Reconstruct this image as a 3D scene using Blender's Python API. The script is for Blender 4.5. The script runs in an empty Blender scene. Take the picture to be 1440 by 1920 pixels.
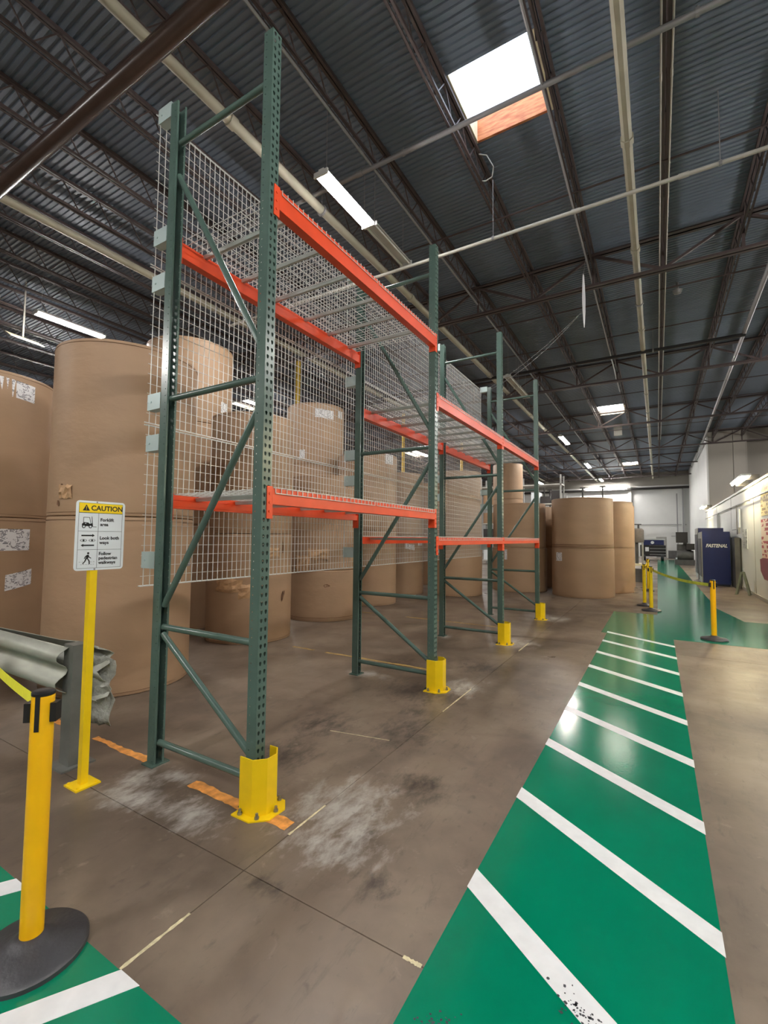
import bpy, math, random
from mathutils import Vector, Matrix

# ------------------------------------------------------------------ camera, world, exposure
sc = bpy.context.scene
col = sc.collection
cam_d = bpy.data.cameras.new('camera')
cam = bpy.data.objects.new('camera', cam_d)
col.objects.link(cam)
cam_d.sensor_fit = 'HORIZONTAL'
cam_d.sensor_width = 36.0
cam_d.lens = 36.0 * 859.04 / 1440.0
cam_d.clip_start = 0.05
cam_d.clip_end = 300
Rv = Vector((0.85902525, 0.5118397, 0.00978459))
Uv = Vector((0.02015604, -0.05291391, 0.99839564))
Fv = Vector((-0.51153627, 0.85744985, 0.05577105))
M = Matrix((Rv, Uv, -Fv)).transposed().to_4x4()
M.translation = Vector((0, 0, 1.6))
cam.matrix_world = M
sc.camera = cam

w = bpy.data.worlds.new('world')
sc.world = w
w.use_nodes = True
w.node_tree.nodes['Background'].inputs[0].default_value = (0.75, 0.86, 1.0, 1)
w.node_tree.nodes['Background'].inputs[1].default_value = 1.0
sc.view_settings.view_transform = 'Standard'
sc.view_settings.look = 'None'
sc.view_settings.gamma = 1.0
sc.view_settings.use_curve_mapping = False
sc.view_settings.exposure = 1.5
sc.cycles.use_denoising = True
sc.cycles.max_bounces = 6
sc.cycles.diffuse_bounces = 4
sc.cycles.glossy_bounces = 3
sc.cycles.caustics_reflective = False
sc.cycles.caustics_refractive = False
sc.cycles.sample_clamp_indirect = 6.0
sc.cycles.sample_clamp_direct = 40.0

TUBE = 190.0         # radiance of a lit fluorescent tube
SKYL = 1.7          # radiance of a skylight pane

random.seed(7)
PI = math.pi
sin, cos = math.sin, math.cos

# ------------------------------------------------------------------ materials
def lin(c):
    return tuple((x / 12.92 if x <= 0.04045 else ((x + 0.055) / 1.055) ** 2.4) for x in [v / 255.0 for v in c]) + (1.0,)

def mat(name, rgb, rough=0.5, metal=0.0, var=0.0, scale=4.0, bump=0.0, bscale=30.0, spec=0.5, rand=0.0, emis=None, stretch=(1, 1, 1), rgb2=None, detail=4):
    m = bpy.data.materials.new(name)
    m.use_nodes = True
    nt = m.node_tree
    b = nt.nodes['Principled BSDF']
    b.inputs['Roughness'].default_value = rough
    b.inputs['Metallic'].default_value = metal
    b.inputs['Specular IOR Level'].default_value = spec
    c = lin(rgb)
    b.inputs['Base Color'].default_value = c
    if var or rgb2 or bump:
        tc = nt.nodes.new('ShaderNodeTexCoord')
        mp = nt.nodes.new('ShaderNodeMapping')
        mp.inputs['Scale'].default_value = stretch
        nt.links.new(tc.outputs['Object'], mp.inputs[0])
    out = None
    if var or rgb2:
        n = nt.nodes.new('ShaderNodeTexNoise')
        n.inputs['Scale'].default_value = scale
        n.inputs['Detail'].default_value = detail
        nt.links.new(mp.outputs[0], n.inputs['Vector'])
        rmp = nt.nodes.new('ShaderNodeMapRange')
        rmp.inputs[1].default_value = 0.32
        rmp.inputs[2].default_value = 0.68
        nt.links.new(n.outputs[0], rmp.inputs[0])
        mix = nt.nodes.new('ShaderNodeMix')
        mix.data_type = 'RGBA'
        nt.links.new(rmp.outputs[0], mix.inputs[0])
        mix.inputs[6].default_value = tuple(x * (1 - var) for x in c[:3]) + (1,)
        mix.inputs[7].default_value = lin(rgb2) if rgb2 else tuple(min(1, x * (1 + var)) for x in c[:3]) + (1,)
        out = mix.outputs[2]
    if rand:
        oi = nt.nodes.new('ShaderNodeObjectInfo')
        mr = nt.nodes.new('ShaderNodeMapRange')
        mr.inputs[3].default_value = 1 - rand
        mr.inputs[4].default_value = 1 + rand
        nt.links.new(oi.outputs['Random'], mr.inputs[0])
        hs = nt.nodes.new('ShaderNodeHueSaturation')
        nt.links.new(mr.outputs[0], hs.inputs['Value'])
        if out: nt.links.new(out, hs.inputs['Color'])
        else: hs.inputs['Color'].default_value = c
        out = hs.outputs[0]
    if out: nt.links.new(out, b.inputs['Base Color'])
    if bump:
        n2 = nt.nodes.new('ShaderNodeTexNoise')
        n2.inputs['Scale'].default_value = bscale
        n2.inputs['Detail'].default_value = 5
        nt.links.new(mp.outputs[0], n2.inputs['Vector'])
        bp = nt.nodes.new('ShaderNodeBump')
        bp.inputs['Strength'].default_value = bump
        bp.inputs['Distance'].default_value = 0.02
        nt.links.new(n2.outputs[0], bp.inputs['Height'])
        nt.links.new(bp.outputs[0], b.inputs['Normal'])
    if emis:
        b.inputs['Emission Color'].default_value = lin(emis[0])
        b.inputs['Emission Strength'].default_value = emis[1]
    return m

def floor_mat():
    m = bpy.data.materials.new('worn_concrete')
    m.use_nodes = True
    nt = m.node_tree
    N, L = nt.nodes, nt.links
    b = N['Principled BSDF']
    geo = N.new('ShaderNodeNewGeometry')
    pos = geo.outputs['Position']
    def noise(scale, detail=5, vec=None, dist=0.0, rough=0.55):
        n = N.new('ShaderNodeTexNoise')
        n.inputs['Scale'].default_value = scale
        n.inputs['Detail'].default_value = detail
        n.inputs['Distortion'].default_value = dist
        n.inputs['Roughness'].default_value = rough
        L.new(vec or pos, n.inputs['Vector'])
        return n.outputs[0]
    def mr(v, a, c, lo=0.0, hi=1.0):
        r = N.new('ShaderNodeMapRange')
        r.inputs[1].default_value = a; r.inputs[2].default_value = c
        r.inputs[3].default_value = lo; r.inputs[4].default_value = hi
        L.new(v, r.inputs[0]); return r.outputs[0]
    def mth(op, a, c):
        k = N.new('ShaderNodeMath'); k.operation = op
        for i, v in enumerate((a, c)):
            if isinstance(v, (int, float)): k.inputs[i].default_value = v
            else: L.new(v, k.inputs[i])
        return k.outputs[0]
    def mix(f, a, c, mode='MIX'):
        x = N.new('ShaderNodeMix'); x.data_type = 'RGBA'; x.blend_type = mode
        L.new(f, x.inputs[0])
        for i, v in ((6, a), (7, c)):
            if isinstance(v, tuple): x.inputs[i].default_value = v
            else: L.new(v, x.inputs[i])
        return x.outputs[2]
    big = mr(noise(0.55, 5, dist=0.6), 0.36, 0.66)
    c = mix(big, lin((130, 116, 102)), lin((88, 76, 66)))
    mid = mr(noise(2.3, 7, dist=0.8), 0.45, 0.75)
    c = mix(mth('MULTIPLY', mid, 0.6), c, lin((76, 66, 59)))
    br = mr(noise(1.4, 6), 0.5, 0.75)
    c = mix(mth('MULTIPLY', br, 0.45), c, lin((156, 142, 125)))
    mp = N.new('ShaderNodeMapping'); mp.inputs['Rotation'].default_value = (0, 0, 0.5); mp.inputs['Scale'].default_value = (9, 1.6, 1)
    L.new(pos, mp.inputs[0])
    sc_ = mr(noise(1.6, 8, vec=mp.outputs[0], rough=0.7), 0.56, 0.74)
    c = mix(mth('MULTIPLY', sc_, 0.5), c, lin((60, 54, 49)))
    mp2 = N.new('ShaderNodeMapping'); mp2.inputs['Rotation'].default_value = (0, 0, -0.55); mp2.inputs['Scale'].default_value = (1.6, .8, 1)
    L.new(pos, mp2.inputs[0])
    # drilled-anchor dust and stains with shapes of their own
    def blob(cx, cy, r, sx=1.0, sy=1.0):
        v = N.new('ShaderNodeVectorMath'); v.operation = 'SUBTRACT'; L.new(pos, v.inputs[0]); v.inputs[1].default_value = (cx, cy, 0)
        s = N.new('ShaderNodeVectorMath'); s.operation = 'MULTIPLY'; L.new(v.outputs[0], s.inputs[0]); s.inputs[1].default_value = (sx, sy, 0)
        ln = N.new('ShaderNodeVectorMath'); ln.operation = 'LENGTH'; L.new(s.outputs[0], ln.inputs[0])
        return mr(ln.outputs['Value'], r, r * 0.15)
    def union(bl):
        o = bl[0]
        for x in bl[1:]: o = mth('MAXIMUM', o, x)
        return o
    dn = noise(6.5, 9, vec=mp2.outputs[0], dist=0.15, rough=0.72)
    dust = union([blob(-2.35, 1.78, .30, .8, 1.5), blob(-1.62, 2.28, .50, 1, .85), blob(-1.45, 2.05, .35), blob(-2.95, 1.86, .26), blob(-2.78, 2.02, .2, .8, 1.4), blob(-2.8, 1.7, .28, .7, 1.3),
                  blob(-2.95, 4.62, .26, .6, 1.2), blob(-1.85, 4.75, .36, 1, .7), blob(-3.0, 7.05, .22), blob(-1.9, 7.2, .42, .9, .7), blob(-1.85, 9.8, .45, .8, .7), blob(-3.0, 9.6, .25)])
    dm = mr(mth('ADD', mth('MULTIPLY', dust, 0.42), mth('MULTIPLY', dn, 1.5)), 0.90, 1.28)
    dm = mth('MULTIPLY', dm, mr(dust, 0.0, 0.15))
    c = mix(mth('MULTIPLY', dm, 0.68), c, lin((186, 182, 176)))
    dn2 = noise(8, 9, vec=mp2.outputs[0], dist=0.2, rough=0.72)
    dark = union([blob(-1.80, 3.45, .30, 1, .55), blob(-1.83, 3.4, .42, 1, .8), blob(-1.95, 3.85, .2), blob(-2.2, 4.4, .6, .8, 1), blob(-1.35, 2.75, .3), blob(-2.5, 3.2, .45), blob(-1.9, 5.6, .5), blob(-2.4, 2.6, .4),
                  blob(-1.55, 1.62, .25, 1, 3), blob(-1.15, 1.9, .16), blob(-2.9, 5.2, .5)])
    km = mth('MULTIPLY', mr(mth('ADD', mth('MULTIPLY', dark, 0.42), mth('MULTIPLY', dn2, 1.5)), 0.92, 1.3), mr(dark, 0, 0.15))
    c = mix(mth('MULTIPLY', km, 0.85), c, lin((50, 45, 43)))
    sp = mr(noise(11.0, 6, vec=mp2.outputs[0], dist=0.3, rough=0.6), 0.60, 0.72)
    c = mix(mth('MULTIPLY', sp, 0.45), c, lin((66, 58, 53)))
    sp2 = mr(noise(8.0, 7, dist=0.4, rough=0.65), 0.62, 0.76)
    c = mix(mth('MULTIPLY', sp2, 0.35), c, lin((170, 160, 146)))
    L.new(c, b.inputs['Base Color'])
    rg = mr(noise(1.1, 6), 0.3, 0.7, 0.27, 0.5)
    rg = mth('ADD', rg, mth('MULTIPLY', dm, 0.35))
    L.new(rg, b.inputs['Roughness'])
    bp = N.new('ShaderNodeBump'); bp.inputs['Strength'].default_value = 0.12; bp.inputs['Distance'].default_value = 0.01
    L.new(noise(14, 6), bp.inputs['Height']); L.new(bp.outputs[0], b.inputs['Normal'])
    return m

def label_mat(name, base=(228, 228, 230), ink=(70, 70, 84), sx=46, sy=24, thr=0.5):
    m = bpy.data.materials.new(name)
    m.use_nodes = True
    nt = m.node_tree; N, L = nt.nodes, nt.links
    b = N['Principled BSDF']; b.inputs['Roughness'].default_value = 0.5
    uv = N.new('ShaderNodeUVMap')
    mp = N.new('ShaderNodeMapping'); mp.inputs['Scale'].default_value = (sx, sy, 1)
    L.new(uv.outputs[0], mp.inputs[0])
    fl = N.new('ShaderNodeVectorMath'); fl.operation = 'FLOOR'; L.new(mp.outputs[0], fl.inputs[0])
    wn = N.new('ShaderNodeTexWhiteNoise'); wn.noise_dimensions = '2D'; L.new(fl.outputs[0], wn.inputs['Vector'])
    # blocks of print: a coarse noise decides where there is print, cells give the letters
    n = N.new('ShaderNodeTexNoise'); n.inputs['Scale'].default_value = 5.0; n.inputs['Detail'].default_value = 1; L.new(uv.outputs[0], n.inputs['Vector'])
    g = N.new('ShaderNodeMath'); g.operation = 'GREATER_THAN'; L.new(n.outputs[0], g.inputs[0]); g.inputs[1].default_value = thr
    g2 = N.new('ShaderNodeMath'); g2.operation = 'GREATER_THAN'; L.new(wn.outputs[0], g2.inputs[0]); g2.inputs[1].default_value = 0.42
    sp = N.new('ShaderNodeSeparateXYZ'); L.new(mp.outputs[0], sp.inputs[0])
    fr = N.new('ShaderNodeMath'); fr.operation = 'FRACT'; L.new(sp.outputs[1], fr.inputs[0])
    g3 = N.new('ShaderNodeMath'); g3.operation = 'GREATER_THAN'; L.new(fr.outputs[0], g3.inputs[0]); g3.inputs[1].default_value = 0.35
    a = N.new('ShaderNodeMath'); a.operation = 'MULTIPLY'; L.new(g.outputs[0], a.inputs[0]); L.new(g2.outputs[0], a.inputs[1])
    a2 = N.new('ShaderNodeMath'); a2.operation = 'MULTIPLY'; L.new(a.outputs[0], a2.inputs[0]); L.new(g3.outputs[0], a2.inputs[1])
    x = N.new('ShaderNodeMix'); x.data_type = 'RGBA'; L.new(a2.outputs[0], x.inputs[0])
    x.inputs[6].default_value = lin(base); x.inputs[7].default_value = lin(ink)
    L.new(x.outputs[2], b.inputs['Base Color'])
    return m

MAT = {}
MAT['concrete'] = floor_mat()
MAT['joint'] = mat('joint_shadow', (40, 36, 33), 0.9)  # dark filler showing in the joints between slabs
MAT['filler'] = mat('cream_filler', (205, 196, 160), 0.7, var=0.25, scale=40)
MAT['green_paint'] = mat('green_floor_paint', (0, 119, 87), 0.13, var=0.06, scale=2.5, bump=0.03, bscale=55)
MAT['white_tape'] = mat('white_stripe', (226, 228, 230), 0.35, var=0.05, scale=14)
MAT['tape_dirt'] = mat('stripe_scuff', (62, 64, 70), 0.7, var=0.5, scale=40)
MAT['orange_line'] = mat('worn_orange_line', (214, 146, 74), 0.6, var=0.3, scale=18)
MAT['yellow_line'] = mat('worn_yellow_line', (170, 142, 84), 0.6, var=0.3, scale=18)
MAT['rack_green'] = mat('rack_green_enamel', (78, 100, 93), 0.25, var=0.08, scale=6)
MAT['beam_orange'] = mat('beam_orange_enamel', (224, 74, 30), 0.36, var=0.07, scale=5)
MAT['galv'] = mat('galvanised_wire', (206, 208, 206), 0.35, metal=0.15)
MAT['bracket'] = mat('pale_bracket', (176, 194, 194), 0.4, metal=0.2)
MAT['yellow'] = mat('safety_yellow', (238, 202, 16), 0.36, var=0.05, scale=9)
MAT['amber'] = mat('stanchion_amber', (244, 184, 4), 0.36, var=0.04, scale=6)
MAT['old_yellow'] = mat('column_yellow', (198, 164, 44), 0.6, var=0.15, scale=6)
MAT['bolt'] = mat('zinc_bolt', (150, 150, 148), 0.35, metal=0.8)
MAT['kraft'] = mat('kraft_paper', (162, 133, 105), 0.55, var=0.055, scale=1.5, bump=0.25, bscale=5.0, rand=0.05, stretch=(1, 1, 2.2))
MAT['kraft_dark'] = mat('torn_paper', (96, 66, 46), 0.8, var=0.4, scale=25)
MAT['kraft_flap'] = mat('paper_flap', (186, 150, 112), 0.6, var=0.15, scale=12, bump=0.6, bscale=14)
MAT['seam'] = mat('paper_edge', (112, 80, 56), 0.7)
MAT['label'] = label_mat('printed_label')
MAT['grey_tape'] = mat('grey_tape', (128, 126, 128), 0.5, var=0.15, scale=20)
MAT['deck'] = mat('roof_deck', (112, 124, 140), 0.5, var=0.12, scale=0.6)
MAT['joist'] = mat('joist_primer', (76, 65, 64), 0.5, var=0.12, scale=3)
MAT['brown_pipe'] = mat('dark_brown_pipe', (70, 55, 49), 0.25, var=0.1, scale=5)
MAT['pale_pipe'] = mat('pale_pipe', (164, 160, 142), 0.55, var=0.12, scale=2)
MAT['white_pipe'] = mat('white_pipe', (178, 176, 168), 0.35, var=0.06, scale=3)
MAT['grey_pipe'] = mat('grey_conduit', (146, 146, 148), 0.35, metal=0.4)
MAT['steel_dark'] = mat('dark_steel', (52, 50, 50), 0.45, metal=0.3)
MAT['plywood'] = mat('orange_plywood', (196, 104, 60), 0.6, var=0.2, scale=5, stretch=(1, 1, 5), rgb2=(220, 146, 92))
MAT['cream_wood'] = mat('cream_curb', (228, 218, 186), 0.6, var=0.1, scale=6)
MAT['sky_pane'] = mat('skylight_pane', (235, 243, 250), 0.4, emis=((214, 230, 255), SKYL))
MAT['sky_pane_far'] = mat('bright_skylight_pane', (235, 243, 250), 0.4, emis=((255, 250, 240), 6.0))
MAT['tube_on'] = mat('lit_tube', (240, 255, 250), 0.4, emis=((255, 250, 246), TUBE))
MAT['tube_warm'] = mat('lit_warm_tube', (255, 250, 225), 0.4, emis=((255, 236, 190), 45))
MAT['tube_off'] = mat('unlit_tube', (206, 208, 204), 0.25)
MAT['fixture'] = mat('fixture_enamel', (196, 198, 196), 0.3, var=0.04)
MAT['wall_white'] = mat('painted_block', (206, 208, 206), 0.6, var=0.04, scale=0.8, bump=0.05, bscale=30)
MAT['wall_grey'] = mat('grey_tilt_wall', (150, 146, 138), 0.75, var=0.08, scale=0.5, stretch=(1, 1, 0.4), bump=0.1, bscale=6)
MAT['wall_low'] = mat('pale_partition', (218, 220, 214), 0.5, var=0.04, scale=0.7)
MAT['navy'] = mat('navy_enamel', (18, 34, 92), 0.3, var=0.05)
MAT['navy_dark'] = mat('navy_shadow_trim', (14, 18, 34), 0.4)  # darker navy enamel of plinth and doors
MAT['white_print'] = mat('white_print', (232, 234, 238), 0.5)
MAT['black'] = mat('black_plastic', (20, 20, 22), 0.4)
MAT['rubber'] = mat('black_rubber', (56, 56, 60), 0.42, var=0.1, scale=10, bump=0.1, bscale=60)
MAT['ink'] = mat('black_ink', (18, 18, 20), 0.5)
MAT['ink_grey'] = mat('grey_ink', (120, 124, 128), 0.5)
MAT['sign_white'] = mat('sign_white', (226, 232, 236), 0.35)
MAT['sign_yellow'] = mat('sign_yellow', (246, 212, 26), 0.35)
MAT['belt'] = mat('yellow_belt', (244, 238, 60), 0.55, var=0.04, scale=40)
MAT['belt_green'] = mat('faded_belt', (206, 208, 72), 0.55, var=0.2, scale=14)
MAT['rail'] = mat('weathered_galvanised_rail', (158, 160, 150), 0.48, metal=0.35, var=0.14, scale=4, stretch=(1, 3, 3))
MAT['post_steel'] = mat('galvanised_post', (112, 114, 110), 0.5, metal=0.3, var=0.2, scale=5)
MAT['tank'] = mat('tank_grey', (118, 112, 108), 0.5, var=0.15, scale=5)
MAT['machine'] = mat('machine_grey', (84, 84, 84), 0.5, var=0.2, scale=4)
MAT['machine_lt'] = mat('machine_light_grey', (150, 150, 146), 0.5, var=0.1, scale=4)
MAT['red_print'] = mat('red_print', (170, 36, 44), 0.5, var=0.25, scale=5)
MAT['dark_red'] = mat('dark_red_pouch', (132, 22, 40), 0.5, var=0.2, scale=8)
MAT['cream_board'] = mat('cream_board', (240, 226, 158), 0.5, var=0.05, scale=3)
MAT['board_print'] = label_mat('board_print', (242, 228, 160), (170, 140, 90), 16, 9, 0.46)
MAT['poster'] = label_mat('red_poster_print', (236, 214, 190), (176, 44, 48), 7, 9, 0.44)
MAT['notice'] = label_mat('grey_notice_print', (186, 190, 184), (96, 100, 98), 8, 12, 0.42)
MAT['aframe'] = mat('grey_green_plastic', (116, 124, 108), 0.5, var=0.2, scale=9)
MAT['box'] = mat('brown_carton', (150, 118, 88), 0.7, var=0.1, rand=0.2)
MAT['plastic_wrap'] = mat('crumpled_grey_film', (150, 152, 146), 0.3, var=0.2, scale=14, bump=0.8, bscale=22)

# ------------------------------------------------------------------ mesh builder
class MB:
    def __init__(s):
        s.v = []; s.f = []; s.uv = None
    def add(s, vs, fs):
        n = len(s.v)
        s.v += [tuple(v) for v in vs]
        s.f += [tuple(i + n for i in f) for f in fs]
        return s
    def box(s, x0, x1, y0, y1, z0, z1):
        return s.add([(x0, y0, z0), (x1, y0, z0), (x1, y1, z0), (x0, y1, z0), (x0, y0, z1), (x1, y0, z1), (x1, y1, z1), (x0, y1, z1)],
                     [(0, 3, 2, 1), (4, 5, 6, 7), (0, 1, 5, 4), (1, 2, 6, 5), (2, 3, 7, 6), (3, 0, 4, 7)])
    def rod(s, a, b, r, n=6, r2=None, cap=True, up=None):
        a = Vector(a); b = Vector(b); d = (b - a)
        if d.length < 1e-6: return s
        d.normalize()
        u = up and Vector(up) or (Vector((0, 0, 1)) if abs(d.z) < 0.9 else Vector((1, 0, 0)))
        p = d.cross(u).normalized(); q = d.cross(p).normalized()
        r2 = r if r2 is None else r2
        vs = []
        for c, rr in ((a, r), (b, r2)):
            for i in range(n):
                t = 2 * PI * (i + 0.5) / n
                vs.append(c + p * (cos(t) * rr) + q * (sin(t) * rr))
        fs = [(i, (i + 1) % n, n + (i + 1) % n, n + i) for i in range(n)]
        if cap:
            fs += [tuple(range(n - 1, -1, -1)), tuple(range(n, 2 * n))]
        return s.add(vs, fs)
    def bar(s, a, b, wd, ht):
        """rectangular tube between two points; wd along the horizontal, ht across"""
        a = Vector(a); b = Vector(b); d = (b - a).normalized()
        u = Vector((0, 1, 0)) if abs(d.y) < 0.9 else Vector((1, 0, 0))
        p = u - d * u.dot(d); p.normalize(); q = d.cross(p).normalized()
        vs = []
        for c in (a, b):
            for sx, sy in ((-1, -1), (1, -1), (1, 1), (-1, 1)):
                vs.append(c + p * (sx * wd / 2) + q * (sy * ht / 2))
        return s.add(vs, [(0, 1, 2, 3), (7, 6, 5, 4), (0, 4, 5, 1), (1, 5, 6, 2), (2, 6, 7, 3), (3, 7, 4, 0)])
    def lathe(s, prof, cx=0, cy=0, n=24, close=True):
        vs = []
        for (r, z) in prof:
            for i in range(n):
                t = 2 * PI * i / n
                vs.append((cx + r * cos(t), cy + r * sin(t), z))
        fs = []
        for k in range(len(prof) - 1):
            for i in range(n):
                fs.append((k * n + i, k * n + (i + 1) % n, (k + 1) * n + (i + 1) % n, (k + 1) * n + i))
        if close:
            fs.append(tuple(range(n - 1, -1, -1)))
            k = len(prof) - 1
            fs.append(tuple(k * n + i for i in range(n)))
        return s.add(vs, fs)
    def poly(s, pts, y=None, thick=0.0006, plane='yz', at=0.0):
        """flat polygon extruded a little; pts (u, v)"""
        n = len(pts)
        vs = []
        for t in (0, thick):
            for (u, v) in pts:
                vs.append((at + t, u, v) if plane == 'yz' else ((u, v, at + t) if plane == 'xy' else (u, at - t, v)))
        fs = [tuple(range(n - 1, -1, -1)), tuple(range(n, 2 * n))] + [(i, (i + 1) % n, n + (i + 1) % n, n + i) for i in range(n)]
        return s.add(vs, fs)
    def mesh(s, name, m=None, smooth=False):
        me = bpy.data.meshes.new(name)
        me.from_pydata(s.v, [], s.f)
        me.validate()
        me.update()
        if s.uv:
            ul = me.uv_layers.new(name='UVMap')
            for l in me.loops:
                ul.data[l.index].uv = s.uv[l.vertex_index]
        if m: me.materials.append(m)
        if smooth:
            me.shade_smooth()
            try: me.set_sharp_from_angle(angle=0.7)
            except Exception: pass
        return me

def link(name, me, parent=None, loc=None, rot=None, label=None):
    o = bpy.data.objects.new(name, me)
    col.objects.link(o)
    if parent: o.parent = parent
    if loc: o.location = loc
    if rot: o.rotation_euler = rot
    if label: o['label'] = label
    return o

def tag(o, label, cat, group=None, kind=None):
    if label: o['label'] = label
    if cat: o['category'] = cat
    if group: o['group'] = group
    if kind: o['kind'] = kind
    return o

def empty(name, loc=(0, 0, 0), rot=(0, 0, 0)):
    o = bpy.data.objects.new(name, None)
    col.objects.link(o)
    o.location = loc; o.rotation_euler = rot
    o.empty_display_size = 0.1
    return o

def struct(o):
    o['kind'] = 'structure'
    return o

def text(name, body, size, m, parent, mtx, width=None, shear=0.0, bold=0.0, align='LEFT', space=1.0):
    cu = bpy.data.curves.new(name, 'FONT')
    cu.body = body; cu.size = size; cu.align_x = align; cu.shear = shear
    cu.offset = bold; cu.extrude = 0.0004; cu.resolution_u = 3; cu.space_line = space
    cu.materials.append(m)
    tmp = bpy.data.objects.new(name, cu)
    me = bpy.data.meshes.new_from_object(tmp)
    bpy.data.objects.remove(tmp)
    if not me.materials: me.materials.append(m)
    o = bpy.data.objects.new(name, me)
    col.objects.link(o)
    if parent: o.parent = parent
    o.matrix_local = mtx
    return o

# ------------------------------------------------------------------ SETTING: floor
XF, XR = -2.059, -3.110            # outer faces of the front and rear rack columns
YF = [2.0, 4.513, 7.018, 9.532]    # near faces of the four frames
XL, XRt = -0.78, 0.19              # striped walkway edges

floor = struct(empty('floor'))
sub = MB(); sub.box(-26, 11, -7, 51, -0.3, -0.02)
link('floor_base', sub.mesh('floor_base', MAT['joint']), floor)
xj = [-26, -20.0, -13.9, -7.8, -1.735, 4.4, 11]
yj = [-7, -4.5, 1.63, 7.73, 13.83, 19.9, 26.0, 32.1, 38.2, 44.3, 51]
for i in range(len(xj) - 1):
    for j in range(len(yj) - 1):
        b = MB(); g = 0.0026
        b.box(xj[i] + g, xj[i + 1] - g, yj[j] + g, yj[j + 1] - g, -0.05, 0)
        link('concrete_slab', b.mesh('concrete_slab', MAT['concrete']), floor)

# green walkway: striped lane, cross lane, far lane, left cross lane
b = MB()
def slabxy(b, x0, x1, y0, y1, z=0.0022, n=1):
    b.box(x0, x1, y0, y1, 0.0, z)
slabxy(b, XL, XRt, -5, 8.85)
slabxy(b, -0.87, 3.6, 8.85, 11.55)
b.box(-0.03, 1.17, 11.55, 44.5, 0, 0.0022)
slabxy(b, -9, XL, 0.07, 1.037)
# the worn corner where the far lane starts is chamfered
b.add([(1.17, 11.55, 0.0022), (1.45, 11.55, 0.0022), (1.17, 13.4, 0.0022)], [(0, 1, 2)])
walk = link('painted_walkway', b.mesh('painted_walkway', MAT['green_paint']), floor, label='glossy green painted walkway on the concrete floor')
for k in range(-4, 9):
    y = 2.16 + 0.855 * k
    if k == 8: y = 8.93
    hw = 0.066
    b = MB(); z0, z1 = 0.0022, 0.0034
    sl = -0.68
    P = [(XL - .004, y - hw), (XRt + 0.004, y - hw + sl), (XRt + 0.004, y + hw + sl), (XL - .004, y + hw)]
    b.add([(p[0], p[1], z0) for p in P] + [(p[0], p[1], z1) for p in P], [(4, 5, 6, 7), (0, 1, 5, 4), (1, 2, 6, 5), (2, 3, 7, 6), (3, 0, 4, 7)])
    link('stripe', b.mesh('stripe', MAT['white_tape']), walk)
for k in range(-1, 9):
    x = -1.67 - 0.862 * k
    if x > XL - 0.1: continue
    hw = 0.058; sl = -0.62 * 0.965
    P = [(x - hw + sl, 0.07), (x + hw + sl, 0.07), (x + hw, 1.04), (x - hw, 1.04)]
    b = MB(); b.add([(p[0], p[1], 0.0022) for p in P] + [(p[0], p[1], 0.0034) for p in P], [(4, 5, 6, 7), (0, 1, 5, 4), (1, 2, 6, 5), (2, 3, 7, 6), (3, 0, 4, 7)])
    link('stripe', b.mesh('stripe', MAT['white_tape']), walk)
# scuffed black patches on the paint
def splat(cx, cy, r, n, z, name, m, par, lab=None, seed=0, ex=(1, 1), ang=0):
    rnd = random.Random(seed)
    b = MB()
    for k in range(n):
        px = rnd.gauss(0, r * .5) * ex[0]; py = rnd.gauss(0, r * .5) * ex[1]
        x = cx + px * cos(ang) - py * sin(ang); y = cy + px * sin(ang) + py * cos(ang)
        q = rnd.uniform(.1, .5) * r * .16
        m_ = rnd.randint(5, 8)
        P = [(x + q * rnd.uniform(.5, 1.2) * cos(t * 2 * PI / m_), y + q * rnd.uniform(.5, 1.2) * sin(t * 2 * PI / m_)) for t in range(m_)]
        b.add([(p[0], p[1], z) for p in P] + [(p[0], p[1], z + .0005) for p in P],
              [tuple(range(m_, 2 * m_))] + [(i, (i + 1) % m_, m_ + (i + 1) % m_, m_ + i) for i in range(m_)])
    return link(name, b.mesh(name, m), par, label=lab)
splat(-0.22, 1.72, 0.10, 120, 0.0036, 'scuff_mark', MAT['tape_dirt'], walk, 'black scuffed rubber mark across the white stripe', 3, (1.3, .5), -.7)
splat(-0.68, 1.45, 0.07, 60, 0.0024, 'scuff_mark', MAT['tape_dirt'], walk, 'dark scuff on the green paint near the walkway edge', 4, (1.4, .4), .9)
b = MB(); b.add([(0.005, 2.46, .0036), (0.012, 2.46, .0036), (-0.02, 2.56, .0036), (-0.027, 2.56, .0036)], [(0, 1, 2, 3)])
# ragged worn paint lines across the floor
def ragged(name, x0, x1, yc, wd, m, gaps, seed, lab):
    rnd = random.Random(seed)
    b = MB(); st = 0.03; n = int((x1 - x0) / st)
    lo, hi = yc - wd / 2, yc + wd / 2
    prev = None
    for i in range(n + 1):
        x = x0 + i * st
        lo += rnd.uniform(-.006, .006) + (yc - wd / 2 - lo) * .2; hi += rnd.uniform(-.009, .009) + (yc + wd / 2 - hi) * .2
        gap = any(a < x < c for a, c in gaps) or rnd.random() < 0.03
        if gap and any(a < x < c for a, c in gaps): prev = None; continue
        if prev:
            px, pl, ph = prev
            b.add([(px, pl, .0014), (x, lo, .0014), (x, hi, .0014), (px, ph, .0014), (px, pl, 0), (x, lo, 0), (x, hi, 0), (px, ph, 0)],
                  [(0, 1, 2, 3), (4, 5, 1, 0), (6, 7, 3, 2)])
        prev = (x, lo, hi)
    return link(name, b.mesh(name, m), floor, label=lab)
ragged('painted_line', -2.62, -1.755, 2.0, 0.085, MAT['orange_line'], [], 15, 'broad worn stretch of the orange floor line by the first column guard')
ragged('painted_line', -4.6, -2.98, 2.03, 0.055, MAT['orange_line'], [(-3.98, -3.85)], 5, 'worn orange floor line running under the first rack frame')
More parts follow.
